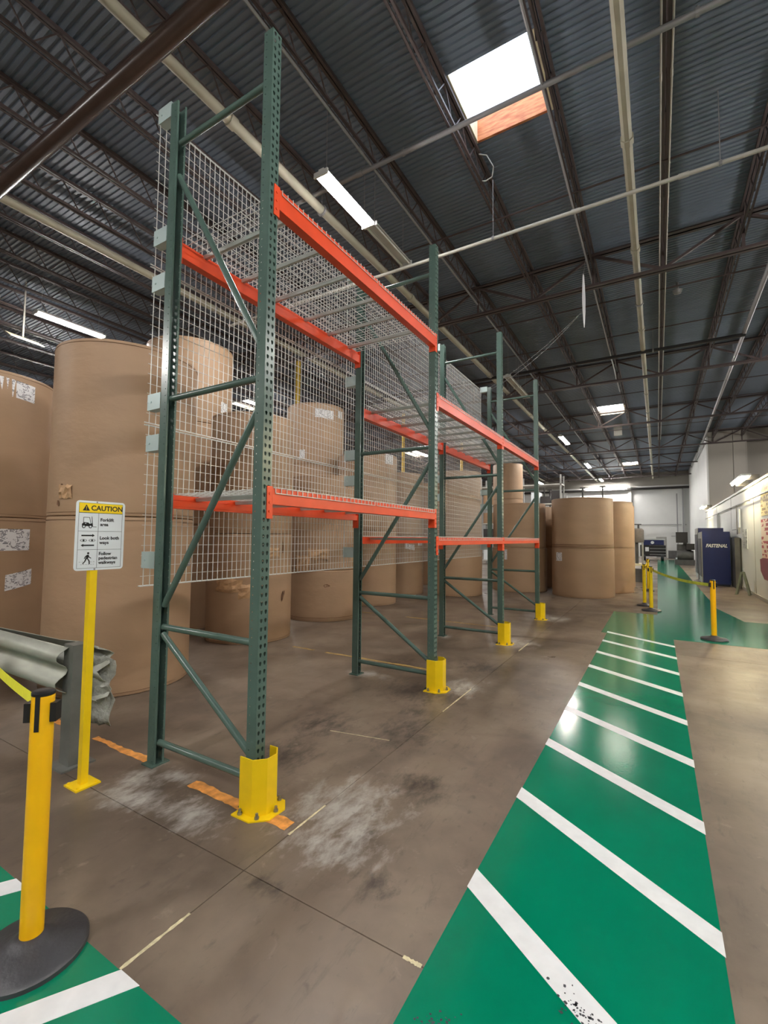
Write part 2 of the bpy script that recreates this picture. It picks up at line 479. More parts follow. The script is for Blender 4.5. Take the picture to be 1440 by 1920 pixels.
ragged('painted_line', -4.6, -2.3, 5.16, 0.05, MAT['yellow_line'], [(-4.2, -4.0)], 6, 'faint worn yellow floor line behind the second rack frame')
ragged('painted_line', -6.5, -2.3, 8.3, 0.05, MAT['yellow_line'], [(-5.2, -4.4)], 8, 'faint worn yellow floor line near the far paper rolls')
def filler(x0, y0, x1, y1, wd, seed=1):
    rnd = random.Random(seed); n = 14; b = MB(); vs = []; fs = []
    dx, dy = x1 - x0, y1 - y0; L_ = math.hypot(dx, dy); nx, ny = -dy / L_, dx / L_
    for i in range(n + 1):
        t = i / n; q = wd * rnd.uniform(.35, .7)
        vs += [(x0 + dx * t + nx * q, y0 + dy * t + ny * q, .0012), (x0 + dx * t - nx * q, y0 + dy * t - ny * q, .0012)]
    for i in range(n): fs.append((2 * i, 2 * i + 1, 2 * i + 3, 2 * i + 2))
    b.add(vs, fs)
    link('joint_filler', b.mesh('joint_filler', MAT['filler']), floor)
filler(-1.735, 1.04, -1.735, 1.335, .014, 1); filler(-1.735, 1.94, -1.735, 2.26, .011, 2)
filler(-.868, 1.63, -.79, 1.63, .016, 3); filler(-1.735, 4.0, -1.735, 4.75, .012, 4)
filler(-1.735, 6.7, -1.735, 7.3, .014, 5); filler(-2.36, 3.12, -1.85, 3.22, .008, 6)
splat(-2.5, 5.05, .05, 16, .0008, 'paint_fleck', MAT['white_tape'], floor, 'white paint fleck on the concrete', 9)

# ------------------------------------------------------------------ SETTING: walls
def wallbox(name, x0, x1, y0, y1, z0, z1, m):
    b = MB(); b.box(x0, x1, y0, y1, z0, z1)
    return struct(link(name, b.mesh(name, MAT[m])))
far = struct(empty('wall_far'))
def piece(par, name, m, *boxes, label=None):
    b = MB()
    for q in boxes: b.box(*q)
    return link(name, b.mesh(name, MAT[m]), par, label=label)
piece(far, 'wall_panel', 'wall_white', (-26, 11, 50, 50.3, 0, 6.75))
piece(far, 'upper_band', 'wall_grey', (-26, 11, 49.85, 50.3, 6.75, 9), label='grey upper band of the far wall')
for x in (-14, -8, -2.2, 2.05):
    piece(far, 'pilaster', 'wall_white', (x - .12, x + .12, 49.75, 50, 0, 6.7))
b = MB(); b.rod((-24, 49.5, 6.45), (3.2, 49.5, 6.45), .11, 8)
link('header_pipe', b.mesh('header_pipe', MAT['steel_dark']), far, label='long dark pipe along the far wall')
b = MB()
b.rod((-1.6, 49.8, 3.05), (2.3, 49.8, 3.05), .035, 6); b.rod((-1.6, 49.8, 3.05), (-1.6, 49.8, 2.75), .035, 6)
b.rod((2.05, 49.6, 0), (2.05, 49.6, 6.4), .05, 6); b.rod((1.1, 49.8, 2.0), (2.3, 49.8, 2.0), .03, 6)
b.rod((1.6, 49.7, 0), (1.6, 49.7, 5.9), .05, 6)
link('wall_pipe', b.mesh('wall_pipe', MAT['grey_pipe']), far)
wallbox('wall_left', -26.3, -26, -7, 51, 0, 9, 'wall_grey')
wallbox('wall_back', -26.3, 11.3, -7.3, -7, 0, 9, 'wall_grey')
wallbox('wall_outer_right', 11, 11.3, -7, 51, 0, 9, 'wall_grey')
# right wall: far full height stretch, the return facing the camera, a step, the low partition
rw = struct(empty('wall_right'))
piece(rw, 'wall_panel', 'wall_white', (2.55, 2.8, 32.3, 50, 0, 8.05))
b = MB()
piece(rw, 'return_panel', 'wall_grey', (2.55, 3.75, 32.05, 32.3, 0, 8.05))
piece(rw, 'return_panel', 'wall_grey', (3.77, 4.35, 32.02, 32.27, 0, 8.05))
piece(rw, 'return_panel', 'wall_grey', (4.35, 11, 32.75, 33, 0, 8.05))
piece(rw, 'panel_edge', 'wall_white', (2.52, 2.60, 32.0, 32.12, 0, 7.6))
piece(rw, 'corner_pier', 'wall_grey', (4.33, 4.38, 32.0, 32.75, 0, 8.05))
low = struct(empty('wall_low_right'))
piece(low, 'partition', 'wall_low', (2.42, 2.62, 12.4, 31.9, 0, 3.22))
piece(low, 'partition_cap', 'wall_low', (2.38, 2.66, 12.4, 31.9, 3.22, 3.29))
piece(low, 'partition', 'wall_low', (2.42, 2.62, -7, 8.2, 0, 3.22))
for y in (16.9, 21.6, 26.4):
    piece(low, 'panel_joint', 'wall_grey', (2.414, 2.42, y, y + .03, 0, 3.22))
struct(piece(None, 'baseboard_right', 'wall_grey', (2.40, 2.42, 12.4, 31.9, 0, .09)))

# ------------------------------------------------------------------ SETTING: roof
ceil = struct(empty('ceiling'))
SKY = [(-2.40, -1.20, 5.57, 6.82), (-2.40, -1.20, 24.0, 25.7), (-2.40, -1.20, 42.6, 44.4), (-17.6, -16.3, 14.9, 16.3), (-16.3, -15.0, 30.2, 32.2)]
b = MB()
prof = []
y = -7.0; k = 0
P_ = 0.0965
edges_y = sorted(set([s[2] for s in SKY] + [s[3] for s in SKY]))
while y < 50:
    for dy, z in ((0, 8.0), (.03, 8.0), (.041, 8.02), (.07, 8.02), (.081, 8.0)):
        prof.append((y + dy, z))
    y += P_
ys = sorted(prof + [(e, 8.0) for e in edges_y])
for (ya, za), (yb, zb) in zip(ys[:-1], ys[1:]):
    if yb - ya < 1e-5: continue
    mid = (ya + yb) / 2
    cuts = sorted([(s[0], s[1]) for s in SKY if s[2] - .01 < mid < s[3] + .01])
    x = -26
    segs = []
    for c0, c1 in cuts:
        segs.append((x, c0)); x = c1
    segs.append((x, 11))
    for s0, s1 in segs:
        b.add([(s0, ya, za), (s1, ya, za), (s1, yb, zb), (s0, yb, zb)], [(0, 1, 2, 3)])
link('roof_deck', b.mesh('roof_deck', MAT['deck']), ceil, label='dark corrugated steel roof deck')
b = MB()
# a roof slab over the deck, open at the skylights, keeps daylight out
xs = [-26.3] + sorted(set([c for s in SKY for c in s[:2]])) + [11.3]
yz = [-7.3] + edges_y + [51]
for i in range(len(xs) - 1):
    for j in range(len(yz) - 1):
        mx, my = (xs[i] + xs[i + 1]) / 2, (yz[j] + yz[j + 1]) / 2
        if any(s[0] < mx < s[1] and s[2] < my < s[3] for s in SKY): continue
        b.box(xs[i], xs[i + 1], yz[j], yz[j + 1], 8.05, 8.15)
link('roof_slab', b.mesh('roof_slab', MAT['wall_grey']), ceil)

# open web joists along Y: one mesh shared by all
def joist_mesh(y0, y1):
    b = MB()
    b.box(-.045, -.008, y0, y1, 7.93, 7.985); b.box(.008, .045, y0, y1, 7.93, 7.985)
    b.box(-.05, -.014, y0, y1, 7.5, 7.515); b.box(-.05, -.042, y0, y1, 7.5, 7.54)
    b.box(.014, .05, y0, y1, 7.5, 7.515); b.box(.042, .05, y0, y1, 7.5, 7.54)
    y = y0; s = 0.305
    n = int((y1 - y0) / s)
    for i in range(n):
        a = (0, y0 + i * s, 7.95 if i % 2 else 7.52); c = (0, y0 + (i + 1) * s, 7.52 if i % 2 else 7.95)
        b.rod(a, c, .011, 4, cap=False)
    return b.mesh('joist', MAT['joist'])
GY = [-3.4, 10.8, 17.8, 24.9, 32.0, 39.0, 46.0]
jm = joist_mesh(-6.9, 49.8)
JX = [0.215 - 1.32 * k for k in range(-8, 20)]
for x in JX:
    if x > 10.8 or x < -25.8: continue
    if x > 2.4: continue
    if abs(x + 1.105) < .02: x = -1.12
    link('joist', jm, ceil, (x, 0, 0))
jm2 = joist_mesh(-6.9, 32.0)
for x in JX:
    if 2.4 < x < 10.8: link('joist', jm2, ceil, (x, 0, 0))

# joist girders along X
def girder_mesh(x0, x1):
    b = MB()
    b.box(x0, x1, -.10, -.012, 7.86, 7.872); b.box(x0, x1, -.024, -.012, 7.86, 7.93)
    b.box(x0, x1, .012, .10, 7.86, 7.872); b.box(x0, x1, .012, .024, 7.86, 7.93)
    b.box(x0, x1, -.09, -.012, 7.16, 7.172); b.box(x0, x1, -.024, -.012, 7.16, 7.24)
    b.box(x0, x1, .012, .09, 7.16, 7.172); b.box(x0, x1, .012, .024, 7.16, 7.24)
    k = 0
    for x in JX:
        if not (x0 + .1 < x < x1 - .1): continue
        k += 1
        b.bar((x, 0, 7.2), (x, 0, 7.88), .04, .05)
        if x - 1.32 > x0:
            if k % 2: b.bar((x, 0, 7.2), (x - 1.32, 0, 7.88), .05, .05)
            else: b.bar((x, 0, 7.88), (x - 1.32, 0, 7.2), .05, .05)
    return b.mesh('girder', MAT['joist'])
gm = girder_mesh(-26, 11); gm2 = girder_mesh(-26, 2.55)
for y in GY:
    link('girder', gm if y < 32.1 else gm2, ceil, (0, y, 0))
# horizontal bridging between joists
b = MB(); b.rod((-26, 0, 7.49), (11, 0, 7.49), .017, 5)
bm = b.mesh('bridging', MAT['joist'])
for y in (1.2, 8.05, 12.3, 14.55, 20.6, 23.0, 27.3, 29.6, 34.5, 36.6, 41.2, 43.8):
    link('bridging', bm, ceil, (0 if y < 32 else 0, y, 0)) if y < 32 else None
b = MB(); b.rod((-26, 0, 7.49), (2.5, 0, 7.49), .017, 5); bm = b.mesh('bridging', MAT['joist'])
for y in (34.5, 36.6, 41.2, 43.8, 48.2): link('bridging', bm, ceil, (0, y, 0))

# building columns under the girders
for x, y in ((-9.65, 10.8), (-9.65, 17.8), (-9.65, 24.9), (-9.65, 32.0)):
    c = struct(empty('pillar', (x, y, 0)))
    b = MB(); b.rod((0, 0, 0), (0, 0, 7.16), .07, 12)
    link('shaft', b.mesh('shaft', MAT['old_yellow'], True), c, label='yellow painted steel shaft')
    b = MB(); b.box(-.14, .14, -.14, .14, 0, .02); b.box(-.14, .14, -.14, .14, 7.135, 7.16)
    link('plate', b.mesh('plate', MAT['joist']), c)

# skylights
for i, (x0, x1, y0, y1) in enumerate(SKY):
    s = struct(empty('window_%d' % (i + 1), ((x0 + x1) / 2, (y0 + y1) / 2, 8.0)))
    hx, hy = (x1 - x0) / 2, (y1 - y0) / 2
    z0, z1, t = -.015, (.37 if i == 0 else .14), .04
    for nm, bx, m in (('curb_side', (-hx, -hx + t, -hy, hy, z0, z1), 'cream_wood'), ('curb_side', (hx - t, hx, -hy, hy, z0, z1), 'cream_wood'),
                      ('curb_end', (-hx + t, hx - t, hy - t, hy, z0, z1), 'plywood' if i == 0 else 'cream_wood'), ('curb_end', (-hx + t, hx - t, -hy - .03, -hy, z1 - .05, z1), 'plywood')):
        b = MB(); b.box(*bx); link(nm, b.mesh(nm, MAT[m]), s)
    b = MB(); b.box(-hx + .0, hx, -hy, hy, z1, z1 + .03)
    link('pane', b.mesh('pane', MAT['sky_pane' if i == 0 else 'sky_pane_far']), s, label='white diffusing skylight pane full of daylight')

# ------------------------------------------------------------------ pipes under the roof (things)
def pipe(name, a, c, r, m, label, cat='pipe', n=10, couplings=(), hang=(), hz=7.5, group=None):
    t = empty(name, a)
    A, Cc = Vector(a), Vector(c)
    b = MB(); b.rod((0, 0, 0), Cc - A, r, n)
    link('tube', b.mesh('tube', MAT[m], True), t)
    d = (Cc - A).normalized()
    for q in couplings:
        b = MB(); p = d * q; b.rod(p - d * .06, p + d * .06, r * 1.25, n)
        link('coupling', b.mesh('coupling', MAT[m], True), t)
    for q in hang:
        b = MB(); p = d * q; b.rod((p.x, p.y, 0), (p.x, p.y, hz - a[2]), .006, 5)
        b.rod(p - d * .018, p + d * .018, r * 1.35, n)
        link('hanger', b.mesh('hanger', MAT['grey_pipe']), t)
    tag(t, label, cat, group)
    return t
pipe('sprinkler_main', (-26, 2.75, 6.92), (2.3, 2.75, 6.92), .105, 'brown_pipe', 'thick dark brown glossy pipe crossing under the roof at upper left', n=16, hang=(3, 9, 14, 25.5))
pipe('roof_pipe', (-4.98, -6.5, 7.36), (-4.98, 49.4, 7.36), .07, 'pale_pipe', 'pale cream pipe running the length of the roof above the rack', couplings=(6.5, 10.6, 16, 22, 28, 34, 40), n=12, hang=(4, 12.6, 22, 31, 40), hz=7.99)
pipe('roof_pipe', (-9.55, -6.5, 7.36), (-9.55, 49.4, 7.36), .075, 'pale_pipe', 'pale pipe over the far left paper rolls, next to the left lamp', couplings=(8, 16, 24), hang=(5, 14, 25), hz=7.99)
pipe('roof_duct', (-.262, -6.5, 7.38), (-.262, 49.4, 7.38), .072, 'pale_pipe', 'wide off-white pipe running toward the far wall right of the skylights', couplings=(7, 13.7, 16.6, 20.6, 27, 33), n=8, hang=(9, 19, 30), hz=7.99)
pipe('conduit', (-3.76, -6.5, 7.46), (-3.76, 30, 7.46), .02, 'grey_pipe', 'thin bright conduit under the roof joist between rack and skylight', n=6, couplings=(9, 12, 15, 18), hang=(6, 12, 18, 24, 30), hz=7.52)
pipe('conduit', (-1.16, -6.5, 7.44), (-1.16, 20, 7.44), .018, 'grey_pipe', 'thin conduit below the joist along the right side of the skylights', n=6, couplings=(10, 16), hang=(8, 16, 24), hz=7.52)
pipe('sprinkler_branch', (-8.5, 7.1, 6.5), (2.2, 7.1, 6.5), .027, 'white_pipe', 'thin white pipe crossing the aisle under the roof beyond the skylight', couplings=(7.55, 8.9), hang=(2, 6.29, 9.3), n=10)
pipe('sprinkler_branch', (-8.5, 5.83, 7.44), (2.2, 5.83, 7.44), .035, 'grey_pipe', 'grey pipe passing right under the big skylight', couplings=(4.5,), hang=(1.5, 5.3, 9.0), n=10, hz=7.52)
for xx, lab in ((.155, 'bright thin conduit under the joist right of the wide off-white pipe, nearer side'), (.275, 'bright thin conduit beside its twin under the joist over the aisle')):  # pale rods added along the joist to paint its lit lower edges
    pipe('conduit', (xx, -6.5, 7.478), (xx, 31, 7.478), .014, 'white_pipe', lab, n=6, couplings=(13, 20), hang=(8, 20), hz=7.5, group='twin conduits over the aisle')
t = pipe('wall_conduit', (2.05, 6, 7.35), (2.47, 40, 7.35), .05, 'grey_pipe', 'long grey pipe descending the roof corner over the right wall', couplings=(14, 22), hang=(5, 12, 20), n=8, hz=7.99)
pipe('sprinkler_branch', (-26, 15.7, 7.3), (2.2, 15.7, 7.3), .05, 'steel_dark', 'black pipe crossing under the roof beyond the third girder', n=8, hang=(10, 20, 26), hz=7.99)

# ------------------------------------------------------------------ fluorescent fixtures
def fixture(x, y, lit, label, group=None, z=6.65, along='y', L_=1.22, par=False, hang=True, m_on='tube_on'):
    t = empty('strip_light', (x, y, z), (0, 0, 0 if along == 'y' else PI / 2))
    b = MB(); b.box(-.045, .045, -L_ / 2, L_ / 2, .03, .085)
    link('housing', b.mesh('housing', MAT['fixture']), t)
    b = MB()
    vs = []
    for yy in (-L_ / 2, L_ / 2):
        vs += [(-.115, yy, .016), (-.05, yy, .034), (.05, yy, .034), (.115, yy, .016), (-.117, yy, .02), (-.05, yy, .04), (.05, yy, .04), (.117, yy, .02)]
    b.add(vs, [(0, 1, 9, 8), (1, 2, 10, 9), (2, 3, 11, 10), (4, 12, 13, 5), (5, 13, 14, 6), (6, 14, 15, 7), (0, 8, 12, 4), (3, 7, 15, 11)])
    link('reflector', b.mesh('reflector', MAT['fixture']), t)
    for sx in (-.075, .075):
        b = MB(); b.rod((sx, -L_ / 2 + .02, -.005), (sx, L_ / 2 - .02, -.005), .016, 8)
        link('tube', b.mesh('tube', MAT[m_on] if lit else MAT['tube_off'], True), t)
    for sy in (-1, 1):
        b = MB(); b.box(-.12, .12, sy * L_ / 2 - .012, sy * L_ / 2 + .012, -.025, .05)
        link('end_cap', b.mesh('end_cap', MAT['fixture']), t)
        if hang:
            b = MB(); b.rod((0, sy * (L_ / 2 - .12), .08), (0, sy * (L_ / 2 - .12), 8.0 - z), .004, 4)
            link('hanger', b.mesh('hanger', MAT['grey_pipe']), t)
    tag(t, label, 'lamp', group or 'strip lights under the roof')
    return t
fixture(-3.93, 5.39, True, 'lit strip light hanging over the nearest rack bay')
fixture(-3.90, 6.63, False, 'unlit strip light end to end with the lit one over the first rack bay')
fixture(-3.93, 14.6, False, 'unlit strip light above the last rack frame, nearer half of the pair')
fixture(-3.93, 15.84, False, 'unlit strip light above the last rack frame, farther half of the pair')
fixture(-4.0, 24.6, True, 'lit strip light beyond the rack, near the second skylight', L_=2.2)
fixture(-4.0, 33.8, True, 'lit strip light high up in front of the far wall', L_=2.2)
fixture(-12.1, 5.4, True, 'lit strip light above the leftmost paper rolls', L_=1.5)
fixture(-12.1, 3.2, False, 'unlit strip light left of the lit one above the leftmost rolls', L_=1.5)
for i, (x, y) in enumerate([(-12.1, 14.5), (-12.1, 24.5), (-12.1, 34), (-20, 8), (-20, 20), (-4, -3.6), (-12.1, -3.6), (3.2, -2.8), (3.9, 2.6), (4.2, 9.5), (4.3, 17.0), (0.6, -5.0), (-4.0, 42.5)]):  # lit lamps added past the seen ones for general light
    fixture(x, y, True, ['lit strip light of the left row, beyond the tall roll stacks', 'second lit strip light down the left row', 'farthest lit strip light of the left row', 'lit strip light in the far left row', 'farther strip light in the far left row',
                         'strip light behind the camera above the walkway, left', 'strip light behind the camera above the left rolls', 'strip light behind the camera over the right aisle side', 'strip light right of the frame beside the camera',
                         'strip light right of the frame near the cross walkway', 'strip light right of the frame past the cross walkway', 'strip light over the walkway behind the camera', 'last lit strip light before the far wall'][i], L_=1.9)
for x, y, lab in ((7.0, 27.5, 'strip light behind the right partition'), (-9.0, 42.5, 'strip light before the far wall on the left'), (8.0, 20.0, 'strip light over the rooms right of the partition')):  # fill lamps added to brighten the far wall and upper grey wall
    fixture(x, y, True, lab, L_=2.2)
t = fixture(-4.2, 49.1, True, 'long lit strip light lying along the top of the far wall', z=6.62, along='x', L_=3.6, hang=True)
# lamps on the right partition
def wall_lamp(y, label, L_=1.2):
    t = empty('wall_strip_light', (2.12, y, 3.36))
    b = MB(); b.box(-.11, .11, -L_ / 2, L_ / 2, .03, .08); link('housing', b.mesh('housing', MAT['fixture']), t)
    for sx in (-.055, .055):
        b = MB(); b.rod((sx, -L_ / 2 + .03, 0), (sx, L_ / 2 - .03, 0), .022, 8); link('tube', b.mesh('tube', MAT['tube_warm'], True), t)
    b = MB()
    for sy in (-1, 1):
        b.box(.05, .32, sy * L_ * .4 - .012, sy * L_ * .4 + .012, -.06, .08)
    link('arm', b.mesh('arm', MAT['steel_dark']), t)
    tag(t, label, 'lamp', 'strip lights on the right partition')
wall_lamp(16.9, 'warm lit strip light on top of the right partition near the yellow board', 2.3)
wall_lamp(29.6, 'bright strip light on the right partition above the blue cabinets', 2.0)
wall_lamp(7.2, 'warm strip light on the right partition outside the frame', 1.6)

# small things under the roof
t = empty('flexible_conduit', (-2.36, 6.95, 7.52))
b = MB()
pts = [(.0, -.1, .30), (.10, -.02, .3), (.20, .03, .1), (.16, .08, -.02), (.05, .1, -.03), (-.03, .1, .0)]
for a, c in zip(pts[:-1], pts[1:]): b.rod(a, c, .009, 6)
link('hose', b.mesh('hose', MAT['white_pipe']), t)
tag(t, 'short loop of white flexible conduit below the far edge of the near skylight', 'conduit')
t = empty('hanging_tag', (-13.6, 5.0, 6.55))
b = MB(); b.rod((0, 0, 0), (0, 0, 1.43), .02, 6); link('rod', b.mesh('rod', MAT['white_pipe']), t)
b = MB(); b.add([(-.22, -.3, .08), (.12, -.3, -.1), (.3, .35, -.2), (-.05, .35, -.03), (-.22, -.3, .1), (.12, -.3, -.08), (.3, .35, -.18), (-.05, .35, -.01)],
                [(0, 3, 2, 1), (4, 5, 6, 7), (0, 1, 5, 4), (1, 2, 6, 5), (2, 3, 7, 6), (3, 0, 4, 7)])
link('plate', b.mesh('plate', MAT['cream_wood']), t)
tag(t, 'small tilted yellowish plate hanging on a rod at the left', 'sign')
t = empty('hanging_banner', (-1.21, 10.0, 5.97))
b = MB()
pr_ = [(.003, 0), (.014, .12), (.026, .35), (.03, .6), (.022, .9), (.012, 1.1), (.003, 1.14)]
for k in range(len(pr_) - 1):
    (a0, z0), (a1, z1) = pr_[k], pr_[k + 1]
    b.add([(-a0, 0, z0), (a0, .02, z0), (a1, .02, z1), (-a1, 0, z1), (-a0, .012, z0), (a0, .032, z0), (a1, .032, z1), (-a1, .012, z1)],
          [(0, 1, 2, 3), (7, 6, 5, 4), (0, 3, 7, 4), (1, 5, 6, 2)])
link('cloth', b.mesh('cloth', MAT['white_print']), t)
b = MB(); b.rod((0, .01, 1.12), (.06, .01, 1.545), .005, 4); link('cord', b.mesh('cord', MAT['grey_pipe']), t)
tag(t, 'slim white banner hanging edge-on from the roof over the aisle', 'banner')
b = MB()
P0, P1 = Vector((-1.25, 10.0, 6.3)), Vector((-3.74, 10.4, 5.0))
for dz in (0, .05):
    pts = [P0.lerp(P1, i / 10) + Vector((0, 0, -.25 * 4 * (i / 10) * (1 - i / 10) * (1 - dz * 8) )) for i in range(11)]
    for a, c in zip(pts[:-1], pts[1:]): b.rod(a, c, .005, 4, cap=False)
o = link('slack_cable', b.mesh('slack_cable', MAT['grey_pipe']), t, (1.21, -10.0, -5.97))
for x, y, lab in ((.55, 13.2, 'small round fitting under the roof over the aisle, nearer one'), (1.55, 16.9, 'small round fitting under the roof near the right wall')):
    t = empty('ceiling_fitting', (x, y, 7.8))
    b = MB(); b.lathe([(.02, -.1), (.08, -.07), (.11, 0), (.03, .03), (.03, .2)], n=14); link('dome', b.mesh('dome', MAT['grey_pipe'], True), t)
    tag(t, lab, 'fitting')
o = piece(None, 'junction_box', 'white_pipe', (-1.95, -1.55, 27.9, 28.1, 7.35, 7.99)); tag(o, 'small pale box under the roof beyond the second skylight', 'box')

# ------------------------------------------------------------------ RACK
# perforated column: real punched holes
def column_mesh():
    b = MB(); W_ = .076; D_ = .076; H_ = 4.877; pitch = H_ / 96
    def cellring(o, ud, vd, u0, u1, v0, v1, hole):
        """rectangle u0..u1 x v0..v1 in the plane o + u*ud + v*vd, with a hole polygon (ccw, starts lower left)"""
        n = len(hole)
        hc = (sum(h[0] for h in hole) / n, sum(h[1] for h in hole) / n)
        outer = []
        for (hu, hv) in hole:
            du, dv = hu - hc[0], hv - hc[1]
            k = min(((u1 - hc[0]) / du if du > 1e-9 else 1e9), ((u0 - hc[0]) / du if du < -1e-9 else 1e9),
                    ((v1 - hc[1]) / dv if dv > 1e-9 else 1e9), ((v0 - hc[1]) / dv if dv < -1e-9 else 1e9))
            outer.append((hc[0] + du * k, hc[1] + dv * k))
        vs = []; fs = []
        pt = lambda u, v: tuple(o[i] + ud[i] * u + vd[i] * v for i in range(3))
        ho = [pt(*h) for h in hole]; ou = [pt(*h) for h in outer]
        vs = ho + ou
        corners = [(u0, v0), (u1, v0), (u1, v1), (u0, v1)]
        for i in range(n):
            j = (i + 1) % n
            f = [i, n + i]
            # a corner between outer i and j?
            a, c = outer[i], outer[j]
            for cu, cv in corners:
                onA = abs(a[0] - cu) < 1e-7 or abs(a[1] - cv) < 1e-7
                onC = abs(c[0] - cu) < 1e-7 or abs(c[1] - cv) < 1e-7
                if onA and onC and not (abs(a[0] - c[0]) < 1e-7 or abs(a[1] - c[1]) < 1e-7):
                    vs.append(pt(cu, cv)); f.append(len(vs) - 1)
            f += [n + j, j]
            fs.append(tuple(f))
        b.add(vs, fs)
    def tear(cu, cv, up=1):
        return [(cu + .0035 * 0 + dx, cv + dy) for dx, dy in ((-.004, -.013), (.004, -.013), (.0085, -.001), (.0095, .007), (.004, .0125), (-.004, .0125), (-.0095, .007), (-.0085, -.001))]
    def circ(cu, cv, r):
        return [(cu + r * cos(t * PI / 3 + .3), cv + r * sin(t * PI / 3 + .3)) for t in range(6)]
    for k in range(96):
        v0, v1 = k * pitch, (k + 1) * pitch; vc = (v0 + v1) / 2
        # front face at x=0 (outward +x), u along y
        cellring((0, 0, 0), (0, 1, 0), (0, 0, 1), 0, W_ / 2, v0, v1, tear(W_ * .27, vc))
        cellring((0, 0, 0), (0, 1, 0), (0, 0, 1), W_ / 2, W_, v0, v1, tear(W_ * .73, vc))
        # near side face at y=0: u runs inward along -x
        cellring((0, 0, 0), (-1, 0, 0), (0, 0, 1), 0, D_, v0, v1, circ(D_ * .72, vc, .0045))
        cellring((0, W_, 0), (-1, 0, 0), (0, 0, 1), 0, D_, v0, v1, circ(D_ * .72, vc, .0045))
    # return lips
    b.add([(-D_, 0, 0), (-D_, .014, 0), (-D_, .014, H_), (-D_, 0, H_)], [(0, 1, 2, 3)])
    b.add([(-D_, W_, 0), (-D_, W_ - .014, 0), (-D_, W_ - .014, H_), (-D_, W_, H_)], [(0, 1, 2, 3)])
    return b.mesh('column', MAT['rack_green'])
colm = column_mesh()
def add_solid(o, t=.0022):
    md = o.modifiers.new('thickness', 'SOLIDIFY'); md.thickness = t; md.offset = 0
def cap_mesh():
    b = MB(); b.box(-.1, .02, -.03, .106, 0, .009)
    return b.mesh('foot_plate', MAT['rack_green'])
capm = cap_mesh()
bm_ = MB(); bm_.rod((0, 0, 0), (0, 0, .03), .009, 6); bm_.rod((0, 0, 0), (0, 0, .012), .014, 6)
boltm = bm_.mesh('anchor_bolt', MAT['bolt'])
# offset bracket holding the rear mesh off the column
bk = MB()
bk.box(-.15, .0, -.006, -.002, -.06, .06); bk.box(-.15, -.0, -.006, .06, .056, .06); bk.box(-.15, -.0, -.006, .06, -.06, -.056); bk.box(-.154, -.15, -.006, .05, -.06, .06)
bk.rod((-.11, -.004, -.0), (-.11, -.012, -.0), .009, 6)
brm = bk.mesh('offset_bracket', MAT['bracket'])
DEP = XR - XF
def brace(z0, z1, name):
    b = MB()
    b.rod((-.074, .038, z0), (DEP + .074, .038, z1), .0225, 10)
    return b.mesh(name, MAT['rack_green'], True)
hb = {z: brace(z, z, 'horizontal_brace') for z in (.15, .95, 2.6, 4.56)}
db = {k: brace(k[0], k[1], 'diagonal_brace') for k in ((.28, .90), (2.42, 1.10), (2.80, 4.30))}
FLAB = ['green perforated upright frame nearest the camera, over the worn orange floor line', 'second green upright frame, shared by the tall first bay and the lower second bay',
        'third green upright frame, between the second and last rack bays', 'last green upright frame at the far end of the rack row']
frames = []
for k, y in enumerate(YF):
    t = empty('upright_frame', (XF, y, 0))
    c1 = link('front_column', colm, t); add_solid(c1)
    c2 = link('rear_column', colm, t, (DEP, .076, 0), (0, 0, PI)); add_solid(c2)
    for z in hb: link('horizontal_brace', hb[z], t)
    for q in db: link('diagonal_brace', db[q], t)
    link('foot_plate', capm, t); link('foot_plate', capm, t, (DEP, .076, 0), (0, 0, PI))
    for zz in (4.84, 3.86, 3.50, 2.59, 2.28, 1.42):
        link('offset_bracket', brm, t, (DEP, 0, zz), label='pale grey bracket holding the wire mesh')
    tag(t, FLAB[k], 'rack frame', 'green upright frames')
    frames.append(t)

# column guards
def guard_mesh():
    # plan relative to frame origin (XF, Yk): wraps near-front corner, front, far-front corner
    P = [(-.055, -.065), (.045, -.065), (.105, -.005), (.105, .075), (.05, .135), (-.01, .135)]
    Q = []
    t = .007
    H_ = .32
    b = MB(); n = len(P)
    inn = [(-.055, -.058), (.042, -.058), (.098, -.002), (.098, .072), (.047, .128), (-.01, .128)]
    vs = [(p[0], p[1], .008) for p in P] + [(p[0], p[1], .008) for p in inn] + [(p[0], p[1], H_) for p in P] + [(p[0], p[1], H_) for p in inn]
    fs = []
    for i in range(n - 1):
        fs += [(i, i + 1, 2 * n + i + 1, 2 * n + i), (n + i + 1, n + i, 3 * n + i, 3 * n + i + 1), (2 * n + i, 2 * n + i + 1, 3 * n + i + 1, 3 * n + i)]
    fs += [(0, 2 * n, 3 * n, n), (n - 1, 2 * n - 1, 4 * n - 1, 3 * n - 1)]
    b.add(vs, fs)
    return b.mesh('shield', MAT['yellow'])
gmesh = guard_mesh()
b = MB(); b.poly([(-.075, -.105), (.065, -.105), (.15, -.03), (.15, .10), (.09, .165), (-.01, .165), (-.01, .125), (.045, .125), (.095, .07), (.095, 0), (.04, -.055), (-.075, -.055)], plane='xy', thick=.008, at=0)
gplate = b.mesh('base_plate', MAT['yellow'])
GL = ['yellow column guard bolted at the foot of the nearest rack column', 'yellow column guard at the foot of the second rack column', 'yellow column guard at the foot of the third rack column', 'small far yellow column guard at the last rack column']
for k, y in enumerate(YF):
    t = empty('column_guard', (XF, y, 0))
    link('shield', gmesh, t); link('base_plate', gplate, t)
    for px, py in ((-.03, -.08), (.085, -.06), (.125, .05), (.06, .148)):
        link('anchor_bolt', boltm, t, (px, py, .008))
    tag(t, GL[k], 'column guard', 'yellow column guards')

